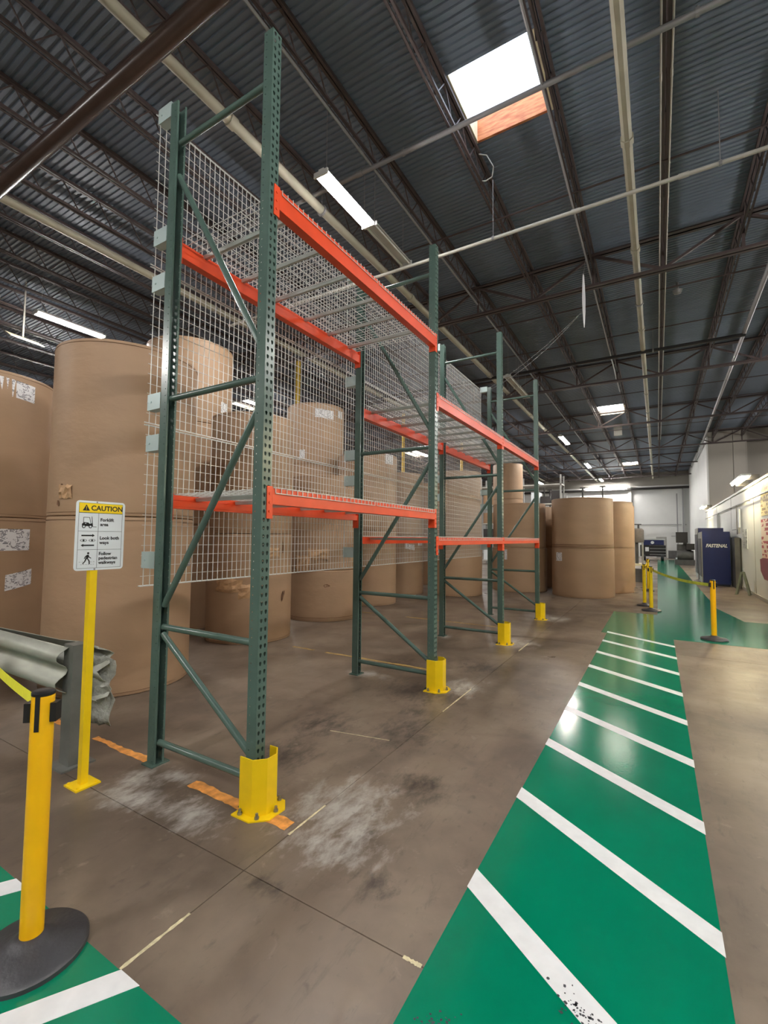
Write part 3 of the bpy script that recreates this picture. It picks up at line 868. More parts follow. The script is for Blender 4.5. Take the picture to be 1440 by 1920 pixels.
# beams
LV = {0: ((1.90, .10), (3.84, .135)), 1: ((1.607, .085), (3.19, .13)), 2: ((1.607, .085), (3.19, .13))}
BN = ['nearest bay', 'second bay', 'last bay']
def beam_mesh(L_, h, side):
    # local: y 0..L_, top at z=0, front face x=0, body goes to -.065 (side=+1); step on the inner side
    b = MB(); s = side
    b.add([(0, 0, 0), (-.04 * s, 0, 0), (-.04 * s, 0, -.042), (-.068 * s, 0, -.042), (-.068 * s, 0, -h), (0, 0, -h),
           (0, L_, 0), (-.04 * s, L_, 0), (-.04 * s, L_, -.042), (-.068 * s, L_, -.042), (-.068 * s, L_, -h), (0, L_, -h)],
          [(0, 1, 2, 3, 4, 5) if s > 0 else (5, 4, 3, 2, 1, 0), (11, 10, 9, 8, 7, 6) if s > 0 else (6, 7, 8, 9, 10, 11)] +
          [((i, 6 + i, 6 + (i + 1) % 6, (i + 1) % 6) if s > 0 else ((i + 1) % 6, 6 + (i + 1) % 6, 6 + i, i)) for i in range(6)])
    return b.mesh('beam_body', MAT['beam_orange'])
def conn_mesh(side, end):
    # L plate at one end: on the column face and returning beside the beam
    b = MB(); s = side
    e = 1 if end == 0 else -1
    x0, x1 = sorted((0.002 * s, .0075 * s))
    y0, y1 = sorted((0, -.044 * e))
    b.box(x0, x1, y0, y1, -.19, .012)
    xa, xb = sorted((.0075 * s, -.068 * s)); ya, yb = sorted((0, .005 * e))
    b.box(xa, xb, ya, yb, -.19, .012)
    for z in (-.035, -.09, -.145):
        b.rod((.007 * s, -.022 * e, z), (.012 * s, -.022 * e, z), .008, 8)
    return b.mesh('connector', MAT['beam_orange'])
cms = {(s, e): conn_mesh(s, e) for s in (1, -1) for e in (0, 1)}
for bay in range(3):
    y0 = YF[bay] + .082; y1 = YF[bay + 1] - .006
    L_ = y1 - y0
    for li, (z, h) in enumerate(LV[bay]):
        for side, X in ((1, XF), (-1, XR)):
            t = empty('load_beam', (X + .008 * side, y0, z))
            link('beam_body', beam_mesh(L_, h, side), t)
            link('connector', cms[(side, 0)], t, (-.008 * side, 0, 0)); link('connector', cms[(side, 1)], t, (-.008 * side, L_, 0))
            tag(t, 'orange %s %s beam of the %s of the green rack' % ('upper' if li else 'lower', 'front' if side > 0 else 'rear', BN[bay]), 'rack beam', 'orange load beams')

# wire decks
def deck_meshes(L_):
    D0, D1 = .012, DEP - .012   # local x: 0 = front beam face
    b = MB(); r = .0030
    n = int(L_ / .0508)
    for i in range(n + 1):
        y = i * L_ / n
        b.rod((D0, y, .004), (D1, y, .004), r, 4, cap=False)
        b.rod((D0, y, .006), (D0, y, -.03), r, 4, cap=False); b.rod((D1, y, .006), (D1, y, -.03), r, 4, cap=False)
    k = 11
    for i in range(k + 1):
        x = D0 - .02 + (D1 - D0 + .04) * i / k
        b.rod((x, 0, .009), (x, L_, .009), r, 4, cap=False)
    for x in (D0 + .002, D1 - .002): b.rod((x, 0, -.03), (x, L_, -.03), r, 4, cap=False)
    w_ = b.mesh('deck_wires', MAT['galv'])
    ch = MB()
    ch.add([(-.045, -.019, -.008), (-.045, .019, -.008), (-.045, .012, -.036), (-.045, -.012, -.036),
            (DEP + .045, -.019, -.008), (DEP + .045, .019, -.008), (DEP + .045, .012, -.036), (DEP + .045, -.012, -.036)],
           [(0, 1, 2, 3), (7, 6, 5, 4), (0, 4, 5, 1), (1, 5, 6, 2), (2, 6, 7, 3), (3, 7, 4, 0)])
    return w_, ch.mesh('support_channel', MAT['rack_grey'])
MAT['rack_grey'] = mat('galvanised_channel', (176, 184, 180), 0.35, metal=0.45, var=0.1)
DL = 1.175
dw, dc = deck_meshes(DL)
for bay in range(3):
    for li, (z, h) in enumerate(LV[bay]):
        for q in range(2):
            y = YF[bay] + .105 + q * (DL + .035)
            t = empty('wire_deck', (XF, y, z))
            o = link('deck_wires', dw, t); o['kind'] = 'stuff'
            for f in (.17, .5, .83): link('support_channel', dc, t, (0, DL * f, 0))
            tag(t, 'galvanised wire deck on the %s beams of the %s, %s half' % ('upper' if li else 'lower', BN[bay], 'farther' if q else 'nearer'), 'wire deck', 'wire decks on the rack')

# rear mesh panels
def panel_mesh(L_, H_):
    b = MB(); r = .0032
    n = round(L_ / .0508); k = round(H_ / .0765)
    for i in range(n + 1): b.rod((0, i * L_ / n, 0), (0, i * L_ / n, H_), r, 4, cap=False)
    for i in range(k + 1): b.rod((-.005, -.02, i * H_ / k), (-.005, L_, i * H_ / k), .0024, 4, cap=False)
    w_ = b.mesh('mesh_wires', MAT['galv'])
    b = MB()
    for z in (.004, H_ - .004): b.rod((-.01, -.03, z), (-.01, L_, z), .0045, 6)
    return w_, b.mesh('border_rod', MAT['galv'])
PT = ['bottom', 'middle', 'top']
pm = {}
for bay in range(3):
    L_ = (YF[bay + 1] - YF[bay]) - .012
    for ti in range(3):
        key = round(L_, 3)
        if key not in pm: pm[key] = panel_mesh(L_, 1.20)
        t = empty('mesh_panel', (XR - .138, YF[bay] + .003, 1.225 + ti * 1.212))
        o = link('mesh_wires', pm[key][0], t); o['kind'] = 'stuff'
        link('border_rod', pm[key][1], t)
        tag(t, 'galvanised wire mesh panel behind the %s, %s of the three tiers' % (BN[bay], PT[ti]), 'mesh panel', 'wire mesh panels on the back of the rack')

# ------------------------------------------------------------------ PAPER ROLLS
def patch(par, name, r, a0, a1, z0, z1, m, off=.003, skew=0.0, label=None, n=8):
    """curved sheet on a roll, angles in degrees"""
    b = MB(); vs = []; uv = []
    for i in range(n + 1):
        t = i / n; a = math.radians(a0 + (a1 - a0) * t)
        for j, z in enumerate((z0 + skew * t, z1 + skew * t)):
            vs.append(((r + off) * cos(a), (r + off) * sin(a), z)); uv.append((t, j))
    fs = [(2 * i, 2 * i + 2, 2 * i + 3, 2 * i + 1) for i in range(n)]
    b.add(vs, fs); b.uv = uv
    o = link(name, b.mesh(name, MAT[m], True), par, label=label)
    return o
def tear(par, r, a, z, h, wd, seed, m='kraft_dark', off=.004, label='ragged tear in the paper wrap'):
    rnd = random.Random(seed); b = MB(); n = 9; vs = []
    for i in range(n):
        t = 2 * PI * i / n; q = rnd.uniform(.55, 1.1)
        aa = math.radians(a) + cos(t) * q * wd / r / 2; zz = z + sin(t) * q * h / 2
        vs.append(((r + off) * cos(aa), (r + off) * sin(aa), zz))
    aa = math.radians(a); vs.append(((r + off * .3) * cos(aa), (r + off * .3) * sin(aa), z))
    b.add(vs, [(i, (i + 1) % n, n) for i in range(n)])
    link('tear', b.mesh('tear', MAT[m]), par, label=label)
def flap(par, r, a, z, h, wd, seed, label='crumpled loose flap of wrapping paper'):
    rnd = random.Random(seed); b = MB(); nu, nv = 7, 5; vs = []
    for j in range(nv):
        for i in range(nu):
            u, v = i / (nu - 1) - .5, j / (nv - 1) - .5
            aa = math.radians(a) + (u + rnd.uniform(-.05, .05)) * wd / r
            rr = r + .004 + (.03 * rnd.random() if 0 < i < nu - 1 and 0 < j < nv - 1 else rnd.uniform(0, .012))
            vs.append((rr * cos(aa), rr * sin(aa), z + (v + rnd.uniform(-.07, .07)) * h))
    b.add(vs, [(j * nu + i, j * nu + i + 1, (j + 1) * nu + i + 1, (j + 1) * nu + i) for j in range(nv - 1) for i in range(nu - 1)])
    link('loose_flap', b.mesh('loose_flap', MAT['kraft_flap']), par, label=label)
def roll(x, y, z0, z1, r, label, seed, band=True, n=80, group='kraft paper rolls standing on end'):
    rnd = random.Random(seed)
    t = empty('paper_roll', (x, y, z0))
    H_ = z1 - z0 - .006
    ph = [rnd.uniform(0, 6.28) for _ in range(4)]
    b = MB(); zs = [0, .006, .03, H_ * .2, H_ * .4, H_ * .6, H_ * .8, H_ - .03, H_ - .006, H_]
    rs = [-.012, -.003, 0, 0, 0, 0, 0, 0, -.003, -.012]
    vs = []
    for z, dr in zip(zs, rs):
        for i in range(n):
            a = 2 * PI * i / n
            wv = .0025 * sin(2 * a + ph[0]) + .0015 * sin(5 * a + ph[1] + z * 1.3) + .0012 * sin(9 * a + ph[2] - z * 2)
            vs.append(((r + dr + wv) * cos(a), (r + dr + wv) * sin(a), z))
    m_ = len(zs)
    fs = [(k * n + i, k * n + (i + 1) % n, (k + 1) * n + (i + 1) % n, (k + 1) * n + i) for k in range(m_ - 1) for i in range(n)]
    # end faces with a core hole
    rc = .05
    base = len(vs)
    for z in (0, H_, H_ - .25, .25):
        for i in range(n): a = 2 * PI * i / n; vs.append((rc * cos(a), rc * sin(a), z))
    top = (m_ - 1) * n
    for i in range(n):
        j = (i + 1) % n
        fs.append((j, i, base + i, base + j))
        fs.append((top + i, top + j, base + n + j, base + n + i))
        fs.append((base + n + i, base + n + j, base + 2 * n + j, base + 2 * n + i))
    b.add(vs, fs)
    link('wrapped_body', b.mesh('wrapped_body', MAT['kraft'], True), t)
    b = MB(); b.lathe([(.058, H_ - .2), (.058, H_ + .001), (.046, H_ + .001), (.046, H_ - .2)], n=20, close=False)
    link('core', b.mesh('core', MAT['kraft_flap'], True), t)
    if band:
        for zz in (.035, H_ - .035):
            b = MB(); b.lathe([(r + .001, zz - .002), (r + .0045, zz - .001), (r + .0045, zz + .001), (r + .001, zz + .002)], n=n, close=False)
            link('wrap_seam', b.mesh('wrap_seam', MAT['seam']), t)
    tag(t, label, 'paper roll', group)
    return t
# A: the big near stack
A1 = roll(-5.25, 2.99, 0, 1.79, .727, 'large kraft roll on the floor behind the caution sign, bottom of its stack', 1)
A2 = roll(-5.25, 2.99, 1.79, 3.60, .722, 'tall upper kraft roll behind the caution sign, punctured at its left edge', 2)
tear(A2, .722, -80, .27, .13, .07, 3); flap(A2, .722, -76, .24, .14, .16, 4)
tear(A2, .722, -84, .12, .07, .04, 5, 'seam')
patch(A1, 'grey_tape', .727, 31, 40, 1.25, 1.38, 'grey_tape', label='grey tape patch')
B1 = roll(-7.4, 2.35, 0, 1.80, .74, 'leftmost lower kraft roll with two white labels', 6)
B2 = roll(-7.4, 2.35, 1.80, 3.56, .735, 'leftmost upper kraft roll with one wide white label', 7)
patch(B1, 'paper_label', .74, -10, 24, 1.40, 1.66, 'label', skew=.0, label='white shipping label with blurred print')
patch(B1, 'paper_label', .74, 4, 28, .92, 1.11, 'label', skew=.06, label='crooked white label')
patch(B2, 'paper_label', .735, -10, 22, 1.47, 1.68, 'label', skew=-.03, label='wide white shipping label')
for k, (z0, z1) in enumerate(((0, 1.8), (1.8, 3.6), (3.6, 5.09))):
    c = roll(-7.55, 5.44, z0, z1, .76, ['bottom kraft roll of the three-high stack behind the near stack', 'middle kraft roll of the three-high stack seen through the mesh', 'topmost kraft roll seen through the upper mesh, right of the near stack'][k], 10 + k)
    if k == 1: patch(c, 'paper_label', .76, 9, 23, 2.02 - 1.8 + .0, 2.25 - 1.8, 'label')
    if k == 2: patch(c, 'paper_label', .76, 8, 23, .25, .45, 'label')
D1 = roll(-5.71, 5.33, 0, 1.64, .66, 'kraft roll with torn slashed wrap on the floor between the first rack columns', 20)
D2 = roll(-5.71, 5.33, 1.64, 3.50, .655, 'upper kraft roll standing on the slashed one, behind the first bay', 21)
tear(D1, .66, 4, 1.44, .26, .035, 22); tear(D1, .66, 5, .66, .2, .05, 23); tear(D1, .66, 9, .72, .1, .03, 24)
flap(D1, .66, -16, 1.36, .14, .3, 25); flap(D1, .66, -40, .78, .22, .4, 26); flap(D1, .66, -70, .86, .2, .4, 27)
E3 = None
for k, (z0, z1) in enumerate(((0, 1.72), (1.72, 3.42), (3.42, 5.0))):
    c = roll(-7.8, 9.47, z0, z1, .745, ['bottom kraft roll of the three-high stack behind the slashed roll', 'middle kraft roll of the far three-high stack, white tag at its left', 'topmost kraft roll in front of the yellow building column, wide label'][k], 30 + k)
    if k == 2:
        patch(c, 'paper_label', .745, -53, -14, 1.2, 1.42, 'label', skew=-.02); patch(c, 'paper_label', .745, -2, 14, 1.27, 1.46, 'label')
        patch(c, 'paper_label', .745, -83, -71, .14, .37, 'label')
F1 = roll(-5.9, 7.5, 0, .97, .74, 'short kraft roll on the floor left of the second rack frame', 40)
F2 = roll(-5.9, 7.5, .97, 2.80, .74, 'kraft roll on the short one, crumpled wrap and grey tape, behind the first bay', 41)
tear(F1, .74, -47, .68, .08, .14, 42, 'seam'); flap(F2, .74, -85, .12, .3, .3, 43); flap(F2, .74, -60, .3, .2, .4, 46)
patch(F2, 'paper_label', .74, -26, -3, 1.62, 1.80, 'grey_tape', label='grey tape with print'); patch(F2, 'paper_label', .74, -23, -2, .24, .39, 'grey_tape', label='grey tape on the wrap')
b = MB(); b.lathe([(.741, .07), (.746, .071), (.746, .077), (.741, .078)], n=80, close=False); link('strap', b.mesh('strap', MAT['seam']), F1)
G1 = roll(-6.25, 9.65, 0, 1.75, .74, 'kraft roll on the floor just right of the second rear rack column', 50)
G2 = roll(-6.25, 9.65, 1.75, 3.62, .74, 'upper kraft roll with a square label just right of the second rear rack column', 51)
patch(G2, 'paper_label', .74, -23, 0, 1.62, 1.86, 'label'); patch(G2, 'paper_label', .74, -108, -84, 1.66, 1.83, 'label')
H1 = roll(-6.58, 11.87, 0, 1.68, .74, 'grey-brown kraft roll on the floor under the lower second-bay beam, two labels', 52)
H2 = roll(-6.58, 11.87, 1.68, 3.45, .74, 'grey-brown upper kraft roll behind the second bay, small label at its left', 53)
patch(H1, 'paper_label', .74, -46, -23, 1.30, 1.45, 'label', skew=-.05); patch(H1, 'paper_label', .74, -11, 9, 1.38, 1.46, 'label')
patch(H2, 'paper_label', .74, -100, -70, .5, .58, 'label')
I1 = roll(-5.05, 12.6, 0, 1.70, .74, 'lower kraft roll behind the second bay, left of the third rear column', 54)
I2 = roll(-5.05, 12.6, 1.70, 3.50, .72, 'upper kraft roll behind the second bay, left of the third rear column', 55)
flap(I2, .72, -30, 1.05, .1, .2, 56)
roll(-6.9, 15.0, 0, 1.75, .74, 'lower kraft roll glimpsed between stacks behind the second bay', 57)
roll(-6.9, 15.0, 1.75, 3.5, .74, 'upper kraft roll glimpsed between stacks behind the second bay', 58)
for k, (z0, z1) in enumerate(((0, 1.8), (1.8, 3.6), (3.6, 5.4))):
    roll(-6.58, 23.5, z0, z1, .74, ['bottom roll of the tall far stack seen under the last rack bay', 'middle roll of the tall far stack seen through the last rack bay', 'topmost roll of the tall far stack just below the last orange beam'][k], 60 + k)
L1 = roll(-3.78, 14.75, 0, 1.34, .83, 'lower kraft roll between the last rack column and the big aisle stack', 64)
L2 = roll(-3.78, 14.75, 1.34, 2.70, .80, 'upper kraft roll between the last rack column and the big aisle stack', 65)
patch(L1, 'paper_label', .83, -107, -101, .97, 1.28, 'label')
M1 = roll(-1.88, 14.4, 0, 1.36, .83, 'big lower kraft roll at the aisle with a small white label', 66)
M2 = roll(-1.88, 14.4, 1.36, 2.77, .82, 'big upper kraft roll at the aisle with a double strap at its foot', 67)
patch(M1, 'paper_label', .83, -138, -122, .99, 1.23, 'label')
b = MB()
for zz in (.035, .085): b.lathe([(.822, zz), (.831, zz + .002), (.831, zz + .012), (.822, zz + .014)], n=80, close=False)
link('strap', b.mesh('strap', MAT['seam']), M2)
for k, y in enumerate((16.1, 17.8)):
    roll(-1.47 - .03 * k, y, 0, 1.36, .83, ['lower kraft roll right behind the big aisle stack', 'lower kraft roll third in line along the aisle'][k], 70 + k)
    roll(-1.47 - .03 * k, y, 1.36, 2.77, .83, ['upper kraft roll right behind the big aisle stack', 'upper kraft roll third in line along the aisle'][k], 72 + k)
roll(-3.8, 16.6, 0, 1.36, .8, 'lower kraft roll in the second row behind the last rack frame', 74)
roll(-3.8, 16.6, 1.36, 2.7, .8, 'upper kraft roll in the second row behind the last rack frame', 75)
roll(-9.6, 7.3, 0, 1.8, .74, 'lower kraft roll deep behind the first bay', 76)
roll(-9.6, 7.3, 1.8, 3.6, .74, 'upper kraft roll deep behind the first bay', 77)
roll(-9.9, 12.9, 0, 1.8, .74, 'lower kraft roll deep behind the second bay', 78)
roll(-9.9, 12.9, 1.8, 3.6, .74, 'upper kraft roll deep behind the second bay', 79)

# ------------------------------------------------------------------ caution sign on its post
t = empty('caution_sign', (-3.20, 1.622, 0), (math.radians(0), 0, 0))
b = MB(); b.box(-.022, .022, -.022, .022, .01, 1.80); link('post', b.mesh('post', MAT['yellow']), t)
b = MB(); b.box(-.075, .075, -.075, .075, 0, .01)
for sx in (-1, 1):
    for sy in (-1, 1): b.rod((sx * .055, sy * .055, .01), (sx * .055, sy * .055, .02), .008, 6)
link('base_plate', b.mesh('base_plate', MAT['yellow']), t)
SW, SH = .312, .452          # plate size
def rrect(w_, h_, r, n=6):
    P = []
    for cx, cy, a0 in ((w_ / 2 - r, h_ / 2 - r, 0), (-w_ / 2 + r, h_ / 2 - r, PI / 2), (-w_ / 2 + r, -h_ / 2 + r, PI), (w_ / 2 - r, -h_ / 2 + r, 3 * PI / 2)):
        for i in range(n + 1):
            a = a0 + i / n * PI / 2; P.append((cx + r * cos(a), cy + r * sin(a)))
    return P
b = MB(); b.poly(rrect(SW, SH, .022), plane='yz', thick=.002, at=0)
plate = link('plate', b.mesh('plate', MAT['sign_white']), t, (.024, .03, 1.595), label='white sign plate with black pictograms')
X1 = .0022
def flat(name, m, polys, lift=0.0, label=None):
    b = MB()
    for P in polys: b.poly(P, plane='yz', thick=.0006, at=X1 + lift)
    return link(name, b.mesh(name, MAT[m]), plate, label=label)
def R_(x0, x1, y0, y1): return [(x0, y0), (x1, y0), (x1, y1), (x0, y1)]
gw, gh = SW / 2 - .017, SH / 2 - .014      # grid half sizes
hy = gh - .064
flat('header', 'sign_yellow', [R_(-gw, gw, hy, gh)], label='yellow header band')
c1, c2 = hy - (hy + gh) / 3, hy - 2 * (hy + gh) / 3
cx_ = -gw + .122
q = .0016
flat('border_line', 'ink', [R_(-gw, gw, gh - q, gh), R_(-gw, gw, -gh, -gh + q), R_(-gw, -gw + q, -gh, gh), R_(gw - q, gw, -gh, gh),
                            R_(-gw, gw, hy - q, hy + q), R_(-gw, gw, c1 - q / 2, c1 + q / 2), R_(-gw, gw, c2 - q / 2, c2 + q / 2), R_(cx_ - q / 2, cx_ + q / 2, -gh, hy)], lift=.0003)
hm = (hy + gh) / 2
flat('warning_triangle', 'ink', [[(-gw + .022, hm - .019), (-gw + .066, hm - .019), (-gw + .044, hm + .021)]], .0006)
flat('exclamation_mark', 'sign_yellow', [R_(-gw + .0425, -gw + .0455, hm - .006, hm + .009), R_(-gw + .0425, -gw + .0455, hm - .013, hm - .009)], .0013)
def tmx(y, z): return Matrix(((0, 0, 1, X1 + .0006), (1, 0, 0, y), (0, 1, 0, z), (0, 0, 0, 1)))
text('header_text', 'CAUTION', .0455, MAT['ink'], plate, tmx(-gw + .073, hm - .0155), bold=.0012)
text('sign_text', 'Forklift\narea', .030, MAT['ink'], plate, tmx(cx_ + .012, (hy + c1) / 2 + .006), bold=.0008)
text('sign_text', 'Look both\nways', .030, MAT['ink'], plate, tmx(cx_ + .012, (c1 + c2) / 2 + .006), bold=.0008)
text('sign_text', 'Follow\npedestrian\nwalkways', .029, MAT['ink'], plate, tmx(cx_ + .010, (c2 - gh) / 2 + .023), bold=.0008)
mx_ = (-gw + cx_) / 2
def circle(cx, cy, r, n=16, ry=None): return [(cx + r * cos(2 * PI * i / n), cy + (ry or r) * sin(2 * PI * i / n)) for i in range(n)]
# forklift
fy = (hy + c1) / 2
flat('forklift_icon', 'ink', [
    [(mx_ - .038, fy - .028), (mx_ + .022, fy - .028), (mx_ + .022, fy - .008), (mx_ + .008, fy - .012), (mx_ - .002, fy - .004), (mx_ - .028, fy - .002), (mx_ - .04, fy - .014)],
    R_(mx_ - .032, mx_ - .029, fy - .004, fy + .03), R_(mx_ - .032, mx_ + .006, fy + .028, fy + .031), [(mx_ + .004, fy + .03), (mx_ + .007, fy + .03), (mx_ + .016, fy - .01), (mx_ + .013, fy - .01)],
    [(mx_ + .018, fy + .036), (mx_ + .021, fy + .036), (mx_ + .028, fy - .03), (mx_ + .023, fy - .03)], R_(mx_ + .026, mx_ + .05, fy - .033, fy - .030),
    circle(mx_ - .028, fy - .030, .011), circle(mx_ + .012, fy - .030, .011)])
flat('icon_detail', 'sign_white', [circle(mx_ - .028, fy - .030, .006), circle(mx_ + .012, fy - .030, .006), R_(mx_ - .022, mx_ - .014, fy - .012, fy - .008)], .0008)
ay = (c1 + c2) / 2
for s, yy in ((1, ay + .032), (-1, ay - .032)):
    flat('arrow', 'ink', [[(mx_ - .040 * s, yy - .0045), (mx_ + .026 * s, yy - .0045), (mx_ + .026 * s, yy + .0045), (mx_ - .040 * s, yy + .0045)][::s],
                          [(mx_ + .026 * s, yy - .010), (mx_ + .042 * s, yy), (mx_ + .026 * s, yy + .010)][::s]])
for s in (-1, 1):
    flat('eye_icon', 'ink_grey', [circle(mx_ + s * .026, ay, .021, 16, .009)])
    flat('eye_white', 'sign_white', [circle(mx_ + s * .026, ay, .016, 16, .006)], .0004)
    flat('pupil', 'ink', [circle(mx_ + s * .026, ay, .0062)], .0008)
py = (c2 - gh) / 2
flat('walking_figure', 'ink', [circle(mx_ + .006, py + .037, .0068),
    [(mx_ - .008, py + .006), (mx_ + .006, py + .002), (mx_ + .012, py + .026), (mx_ + .001, py + .028)],
    [(mx_ - .001, py + .027), (mx_ - .012, py + .017), (mx_ - .019, py + .002), (mx_ - .014, py + .001), (mx_ - .006, py + .014), (mx_ + .004, py + .021)],
    [(mx_ + .009, py + .026), (mx_ + .014, py + .014), (mx_ + .026, py + .006), (mx_ + .024, py + .002), (mx_ + .009, py + .010), (mx_ + .005, py + .020)],
    [(mx_ - .008, py + .008), (mx_ + .000, py + .002), (mx_ - .010, py - .018), (mx_ - .024, py - .034), (mx_ - .028, py - .030), (mx_ - .016, py - .015)],
    [(mx_ - .003, py + .006), (mx_ + .006, py + .003), (mx_ + .017, py - .012), (mx_ + .019, py - .034), (mx_ + .012, py - .034), (mx_ + .010, py - .015)]])
flat('dashed_line', 'ink_grey', [R_(mx_ - .048 + k * .017, mx_ - .038 + k * .017, py - .020, py - .018) for k in (0, 1, 4, 5)] + [R_(mx_ - .038 + k * .015, mx_ - .030 + k * .015, py - .0365, py - .0345) for k in range(6)])
b = MB()
for z in (SH / 2 - .007, -SH / 2 + .007): b.rod((.002, -.03, z), (.006, -.03, z), .0045, 8)
link('bolt', b.mesh('bolt', MAT['bolt']), plate)
tag(t, 'caution sign with forklift and pedestrian pictograms on a yellow square post', 'sign')

# ------------------------------------------------------------------ guard rail
W_PROF = [(-.0, .155), (-.012, .15), (-.055, .125), (-.075, .10), (-.075, .075), (-.055, .055), (-.012, .025), (0, 0), (-.012, -.025), (-.055, -.055), (-.075, -.075), (-.075, -.10), (-.055, -.125), (-.012, -.15), (0, -.155)]
def rail_mesh(x0, x1, flip=1, crumple=0, seed=0):
    rnd = random.Random(seed); b = MB(); n = len(W_PROF)
    xs_ = [x0, x1] if not crumple else [x0 + (x1 - x0) * i / 10 for i in range(11)]
    vs = []
    for k, x in enumerate(xs_):
        fl = max(0, (k - 4) / 6) if crumple else 0
        for (d, z) in W_PROF:
            vs.append((x + (rnd.uniform(-.03, .03) * fl if crumple else 0), flip * (d * (1 + fl * .5) + (rnd.uniform(-.02, .02) * fl)), z * (1 + .25 * fl) + rnd.uniform(-.012, .012) * fl))
    b.add(vs, [(k * n + i, (k + 1) * n + i, (k + 1) * n + i + 1, k * n + i + 1) for k in range(len(xs_) - 1) for i in range(n - 1)])
    return b.mesh('rail_beam', MAT['rail'], True)
t = empty('guard_rail', (-3.55, 1.72, 0))
b = MB(); b.box(-.065, .06, -.05, .05, .01, .83)
link('post', b.mesh('post', MAT['post_steel']), t, label='wide galvanised end post')
b = MB(); b.box(-.12, .1, -.11, .11, 0, .012); link('base_plate', b.mesh('base_plate', MAT['post_steel']), t)
o = link('rail_beam', rail_mesh(-2.7, .0, 1), t, (0, -.052, .655)); add_solid(o, .004)
for px in (-2.3,):
    b = MB(); b.box(px - .06, px + .06, -.05, .05, 0, .82); link('post', b.mesh('post', MAT['post_steel']), t)
o = link('rail_beam', rail_mesh(-2.7, .16, -1, 1, 5), t, (0, .06, .62), label='rear rail with a crushed flared end'); add_solid(o, .004)
b = MB(); rnd = random.Random(11); vs = []
nu, nv = 7, 12
for j in range(nv):
    for i in range(nu):
        u, v = i / (nu - 1), j / (nv - 1)
        wv = .055 + .05 * abs(sin(v * 7.2)) + .015 * rnd.random()
        vs.append((.05 + .10 * u * (1 + .3 * rnd.random()), .075 + wv * u + rnd.uniform(-.012, .012), .74 - v * .46 - .05 * u * v + rnd.uniform(-.012, .012)))
b.add(vs, [(j * nu + i, j * nu + i + 1, (j + 1) * nu + i + 1, (j + 1) * nu + i) for j in range(nv - 1) for i in range(nu - 1)])
o = link('crushed_end', b.mesh('crushed_end', MAT['plastic_wrap'], True), t, label='crumpled grey sheet wrapped on the rail end'); add_solid(o, .004)
tag(t, 'grey galvanised W-beam guard rail ending at a post beside the caution sign', 'guard rail')

# ------------------------------------------------------------------ belt stanchions
def belt(name, a, c, m, sag, label, hgt=.05, parent=None):
    a, c = Vector(a), Vector(c); b = MB(); n = 14; vs = []
    d = (c - a).normalized(); nrm = Vector((-d.y, d.x, 0)).normalized() * .0008
    for i in range(n + 1):
        t_ = i / n; p = a.lerp(c, t_) + Vector((0, 0, -sag * 4 * t_ * (1 - t_)))
        for s in (1, -1):
            vs += [p + nrm * s + Vector((0, 0, hgt / 2)), p + nrm * s - Vector((0, 0, hgt / 2))]
    fs = []
    for i in range(n):
        k = 4 * i
        fs += [(k, k + 4, k + 5, k + 1), (k + 3, k + 7, k + 6, k + 2), (k, k + 2, k + 6, k + 4), (k + 1, k + 5, k + 7, k + 3)]
    b.add(vs, fs)
    o = link(name, b.mesh(name, MAT[m]), parent, label=label)
    return o
def stanchion(x, y, label, h=.97, r=.038, m='amber', rb=.19, rot=0.0, slots=True, group='yellow belt stanchions'):
    t = empty('belt_stanchion', (x, y, 0), (0, 0, rot))
    b = MB(); b.lathe([(rb, 0), (rb, .018), (rb * .93, .032), (rb * .45, .05), (r * 1.6, .062), (r * 1.05, .075)], n=48)
    link('base', b.mesh('base', MAT['rubber'], True), t, label='round black rubber base')
    b = MB(); b.rod((0, 0, .06), (0, 0, h), r, 28); link('post', b.mesh('post', MAT[m], True), t)
    b = MB(); b.lathe([(r * .9, h), (r * 1.02, h + .002), (r * 1.02, h + .012), (r * .8, h + .018)], n=28)
    link('cap', b.mesh('cap', MAT['black'], True), t)
    for k in range(4):
        a = k * PI / 2 + PI / 4 * 0
        ca, sa = cos(a), sin(a)
        b = MB()
        b.box(r - .004, r + .018, -.021, .021, h - .10, h - .028) if k != 3 else b.box(r - .003, r + .0025, -.008, .008, h - .13, h + .004)
        me = b.mesh('belt_clip', MAT['black'])
        link('belt_clip', me, t, rot=(0, 0, a))
    tag(t, label, 'stanchion', group)
    return t
s0 = stanchion(-2.092, .90, 'yellow belt stanchion in the left foreground on a black disc base', rot=math.radians(41), r=.039)
nx, ny = -4.6, 1.40
stanchion(nx, ny, 'yellow belt stanchion just outside the left edge', rot=0, r=.039)
b_ = belt('barrier_belt', (-2.13, .935, .895), (nx + .05, ny - .01, .90), 'belt', .055, None)
tag(b_, 'bright yellow belt stretched left from the foreground stanchion', 'belt')
s1 = stanchion(.757, 9.19, 'yellow belt stanchion standing alone at the right side of the far walkway', rot=.3, h=.95, rb=.19)
s2 = stanchion(-.15, 12.15, 'nearer of the paired yellow stanchions left of the far walkway', rot=.3, h=.99, m='yellow', rb=.2)
s3 = stanchion(-.30, 13.0, 'farther of the paired yellow stanchions left of the far walkway', rot=.1, h=1.0, m='yellow', rb=.17)
s4 = stanchion(-.28, 16.8, 'yellow stanchion half hidden behind the far pair', rot=.1, h=1.0, m='yellow', rb=.17)
b_ = belt('barrier_belt', (s2.location.x + .05, 12.12, .915), (s1.location.x - .04, 9.25, .88), 'belt_green', .05, None)
tag(b_, 'faded yellow belt strung across the far walkway entrance', 'belt')
b_ = belt('barrier_belt', (-.30, 13.05, .95), (-.28, 16.76, .95), 'yellow', .04, None)
tag(b_, 'yellow belt between the far stanchions running along the walkway', 'belt')
